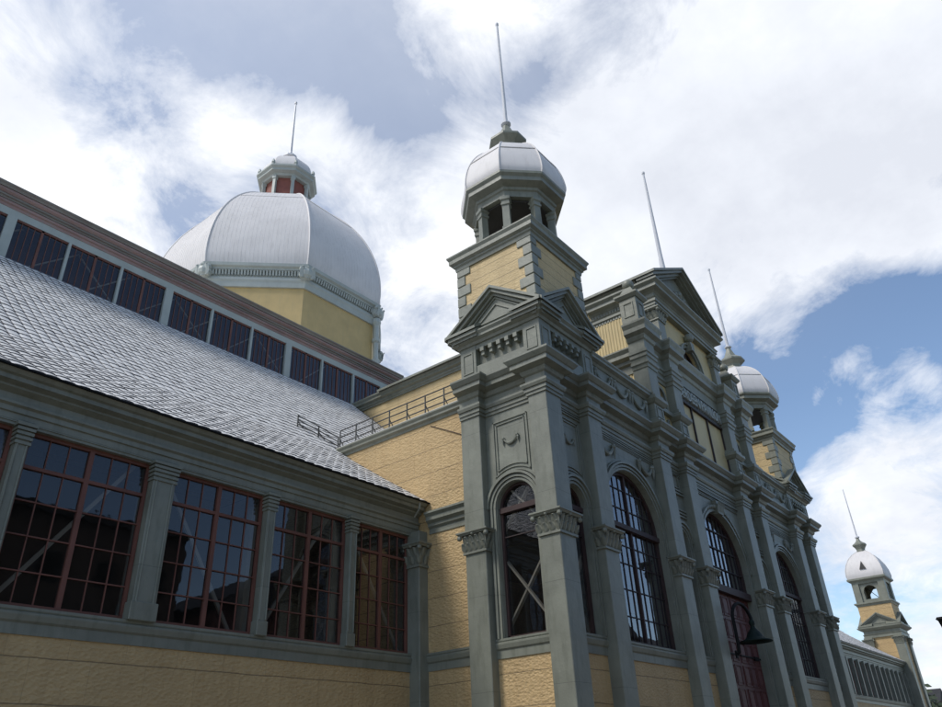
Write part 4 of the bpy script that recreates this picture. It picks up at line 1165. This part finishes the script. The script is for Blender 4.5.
# lamp standard whose head enters the right edge of the view
T = thing('street_lamp', 'dark lamp standard whose head enters the right edge of the view', 'street lamp', (42.0, 5.5, G))
MB().lathe(0, 0, 10, 0, [(.16,0),(.16,.5),(.09,.6),(.06,6.6)]).build('pole', 'black', T)
MB().frustum
m = MB(); m.frustum((0,0), .17, .17, 6.5, (0,0), .30, .30, 7.15); m.frustum((0,0), .36, .36, 7.15, (0,0), .30, .30, 7.25); m.build('lamp_head', 'black', T)

# ------------------------------------------------------------------ camera
RM = [[0.630041, -0.775476, -0.041056], [0.361373, 0.339576, -0.868388], [0.687355, 0.532284, 0.494183]]
cam = bpy.data.cameras.new('camera'); co = bpy.data.objects.new('camera', cam); COL.objects.link(co)
cam.sensor_width = 36; cam.lens = 745/942*36; cam.clip_end = 3000; cam.clip_start = .05
r, u, b = Vector(RM[0]), -Vector(RM[1]), -Vector(RM[2])
M4 = Matrix(((r.x, u.x, b.x, 0), (r.y, u.y, b.y, 0), (r.z, u.z, b.z, 0), (0,0,0,1)))
co.matrix_world = M4
S.camera = co

# ------------------------------------------------------------------ light
SUN_EL, SUN_AZ = math.radians(52), math.radians(-65)     # azimuth measured from +Y towards +X
sd = Vector((math.sin(SUN_AZ)*math.cos(SUN_EL), math.cos(SUN_AZ)*math.cos(SUN_EL), math.sin(SUN_EL)))
sl = bpy.data.lights.new('sun', 'SUN'); sl.energy = 2.1; sl.angle = math.radians(14); sl.color = (1, .96, .9)
so = bpy.data.objects.new('sun', sl); COL.objects.link(so)
so.rotation_euler = sd.to_track_quat('Z', 'Y').to_euler()

W = bpy.data.worlds.new('World'); S.world = W; W.use_nodes = True; nt = W.node_tree; nt.nodes.clear()
out = N(nt, 'ShaderNodeOutputWorld')
sky = N(nt, 'ShaderNodeTexSky', sky_type='NISHITA'); sky.sun_disc = False; sky.sun_elevation = SUN_EL; sky.sun_rotation = SUN_AZ
sky.air_density = 1.0; sky.dust_density = .6; sky.ozone_density = 1.3
bg1 = N(nt, 'ShaderNodeBackground'); bg1.inputs[1].default_value = .15; L(nt, sky.outputs[0], bg1.inputs[0])
tc = N(nt, 'ShaderNodeTexCoord').outputs['Generated']
sp = N(nt, 'ShaderNodeSeparateXYZ'); L(nt, tc, sp.inputs[0])
zc = math_(nt, 'ADD', math_(nt, 'MAXIMUM', sp.outputs[2], 0.0), .32)
cmb = N(nt, 'ShaderNodeCombineXYZ')
L(nt, math_(nt, 'DIVIDE', sp.outputs[0], zc), cmb.inputs[0]); L(nt, math_(nt, 'DIVIDE', sp.outputs[1], zc), cmb.inputs[1])
cv = cmb.outputs[0]
def dirpatch(px, py, width_deg, amp):
    v = Vector(((px-471)/745, (py-353.5)/745, 1)).normalized()
    d = Vector([RM[0][i]*v[0]+RM[1][i]*v[1]+RM[2][i]*v[2] for i in range(3)])
    dp = N(nt, 'ShaderNodeVectorMath', operation='DOT_PRODUCT'); L(nt, tc, dp.inputs[0]); dp.inputs[1].default_value = tuple(d)
    k = 1/(1-math.cos(math.radians(width_deg)))
    e = math_(nt, 'POWER', 2.718, math_(nt, 'MULTIPLY', math_(nt, 'SUBTRACT', dp.outputs['Value'], 1.0), k))
    return math_(nt, 'MULTIPLY', e, amp)
n1 = noise(nt, cv, 2.2, 9, .6, .4); n2 = noise(nt, cv, 5.5, 10, .66, .5)
f = math_(nt, 'ADD', math_(nt, 'MULTIPLY', n1, 1.2), math_(nt, 'MULTIPLY', n2, 1.0))
f = math_(nt, 'SUBTRACT', f, .97)
PATCH = [(210,30,5,-.20),(110,110,4,-.24),(320,60,6,-.24),(425,125,4,-.26),(20,100,7,.34),(230,150,4,.40),(330,130,4,.30),(170,200,3,-.10),(360,200,6,.30),(60,230,8,.3),(520,90,3,-.26),(480,20,5,.10),(560,40,5,-.06),(620,230,9,.35),(470,250,6,.3),
         (870,335,5,-.55),(938,190,2.5,-.30),(930,235,3,.25),(935,320,4,-.40),(800,420,5,-.36),(850,385,2.5,.22),(720,440,5,-.3),(880,500,5,.36),(850,360,1.6,.42),(900,345,2.2,.40),(815,400,1.4,.34),(925,375,1.8,.30),(780,345,2.2,.16),(890,420,2.0,.24),(760,400,2,-.3),(640,70,3,-.18),(700,120,14,.34),(900,110,9,.34),(850,220,6,.26),(900,600,3,-.22),(930,660,4,.2)]
for q in PATCH: f = math_(nt, 'ADD', f, dirpatch(*q))
# fewer clouds in the half of the sky behind the camera
back = math_(nt, 'MULTIPLY', math_(nt, 'MINIMUM', sp.outputs[1], 0.0), 1.0)
f = math_(nt, 'ADD', f, back)
cl = ramp(nt, f, [(.0, (0,0,0)), (.16, (.5,.5,.5)), (.40, (1,1,1))])
floor = math_(nt, 'ADD', math_(nt, 'MULTIPLY', sp.outputs[2], 1.0), -.40, clamp=True)
floor = math_(nt, 'MINIMUM', math_(nt, 'MULTIPLY', floor, math_(nt, 'MULTIPLY', sp.outputs[1], 3.0, clamp=True)), .42)
cl = math_(nt, 'MAXIMUM', cl, floor)
shade = noise(nt, cv, 2.6, 8, .6)
for q in [(760,130,13,-.10),(900,120,9,-.07),(900,560,6,-.08),(230,170,8,.16),(60,230,7,.12),(430,280,7,.10)]: shade = math_(nt, 'ADD', shade, dirpatch(*q))
ccol = ramp(nt, shade, [(.30, (.66,.69,.76)), (.50, (.80,.83,.89)), (.64, (.97,.98,1.0))])
bg2 = N(nt, 'ShaderNodeBackground'); bg2.inputs[1].default_value = 1.06; L(nt, ccol, bg2.inputs[0])
mx = N(nt, 'ShaderNodeMixShader'); L(nt, cl, mx.inputs[0]); L(nt, bg1.outputs[0], mx.inputs[1]); L(nt, bg2.outputs[0], mx.inputs[2])
L(nt, mx.outputs[0], out.inputs[0])

S.view_settings.view_transform = 'Standard'; S.view_settings.look = 'None'
S.view_settings.exposure = .17; S.view_settings.gamma = 1; S.view_settings.use_curve_mapping = False
S.render.engine = 'CYCLES'
S.cycles.transparent_max_bounces = 12
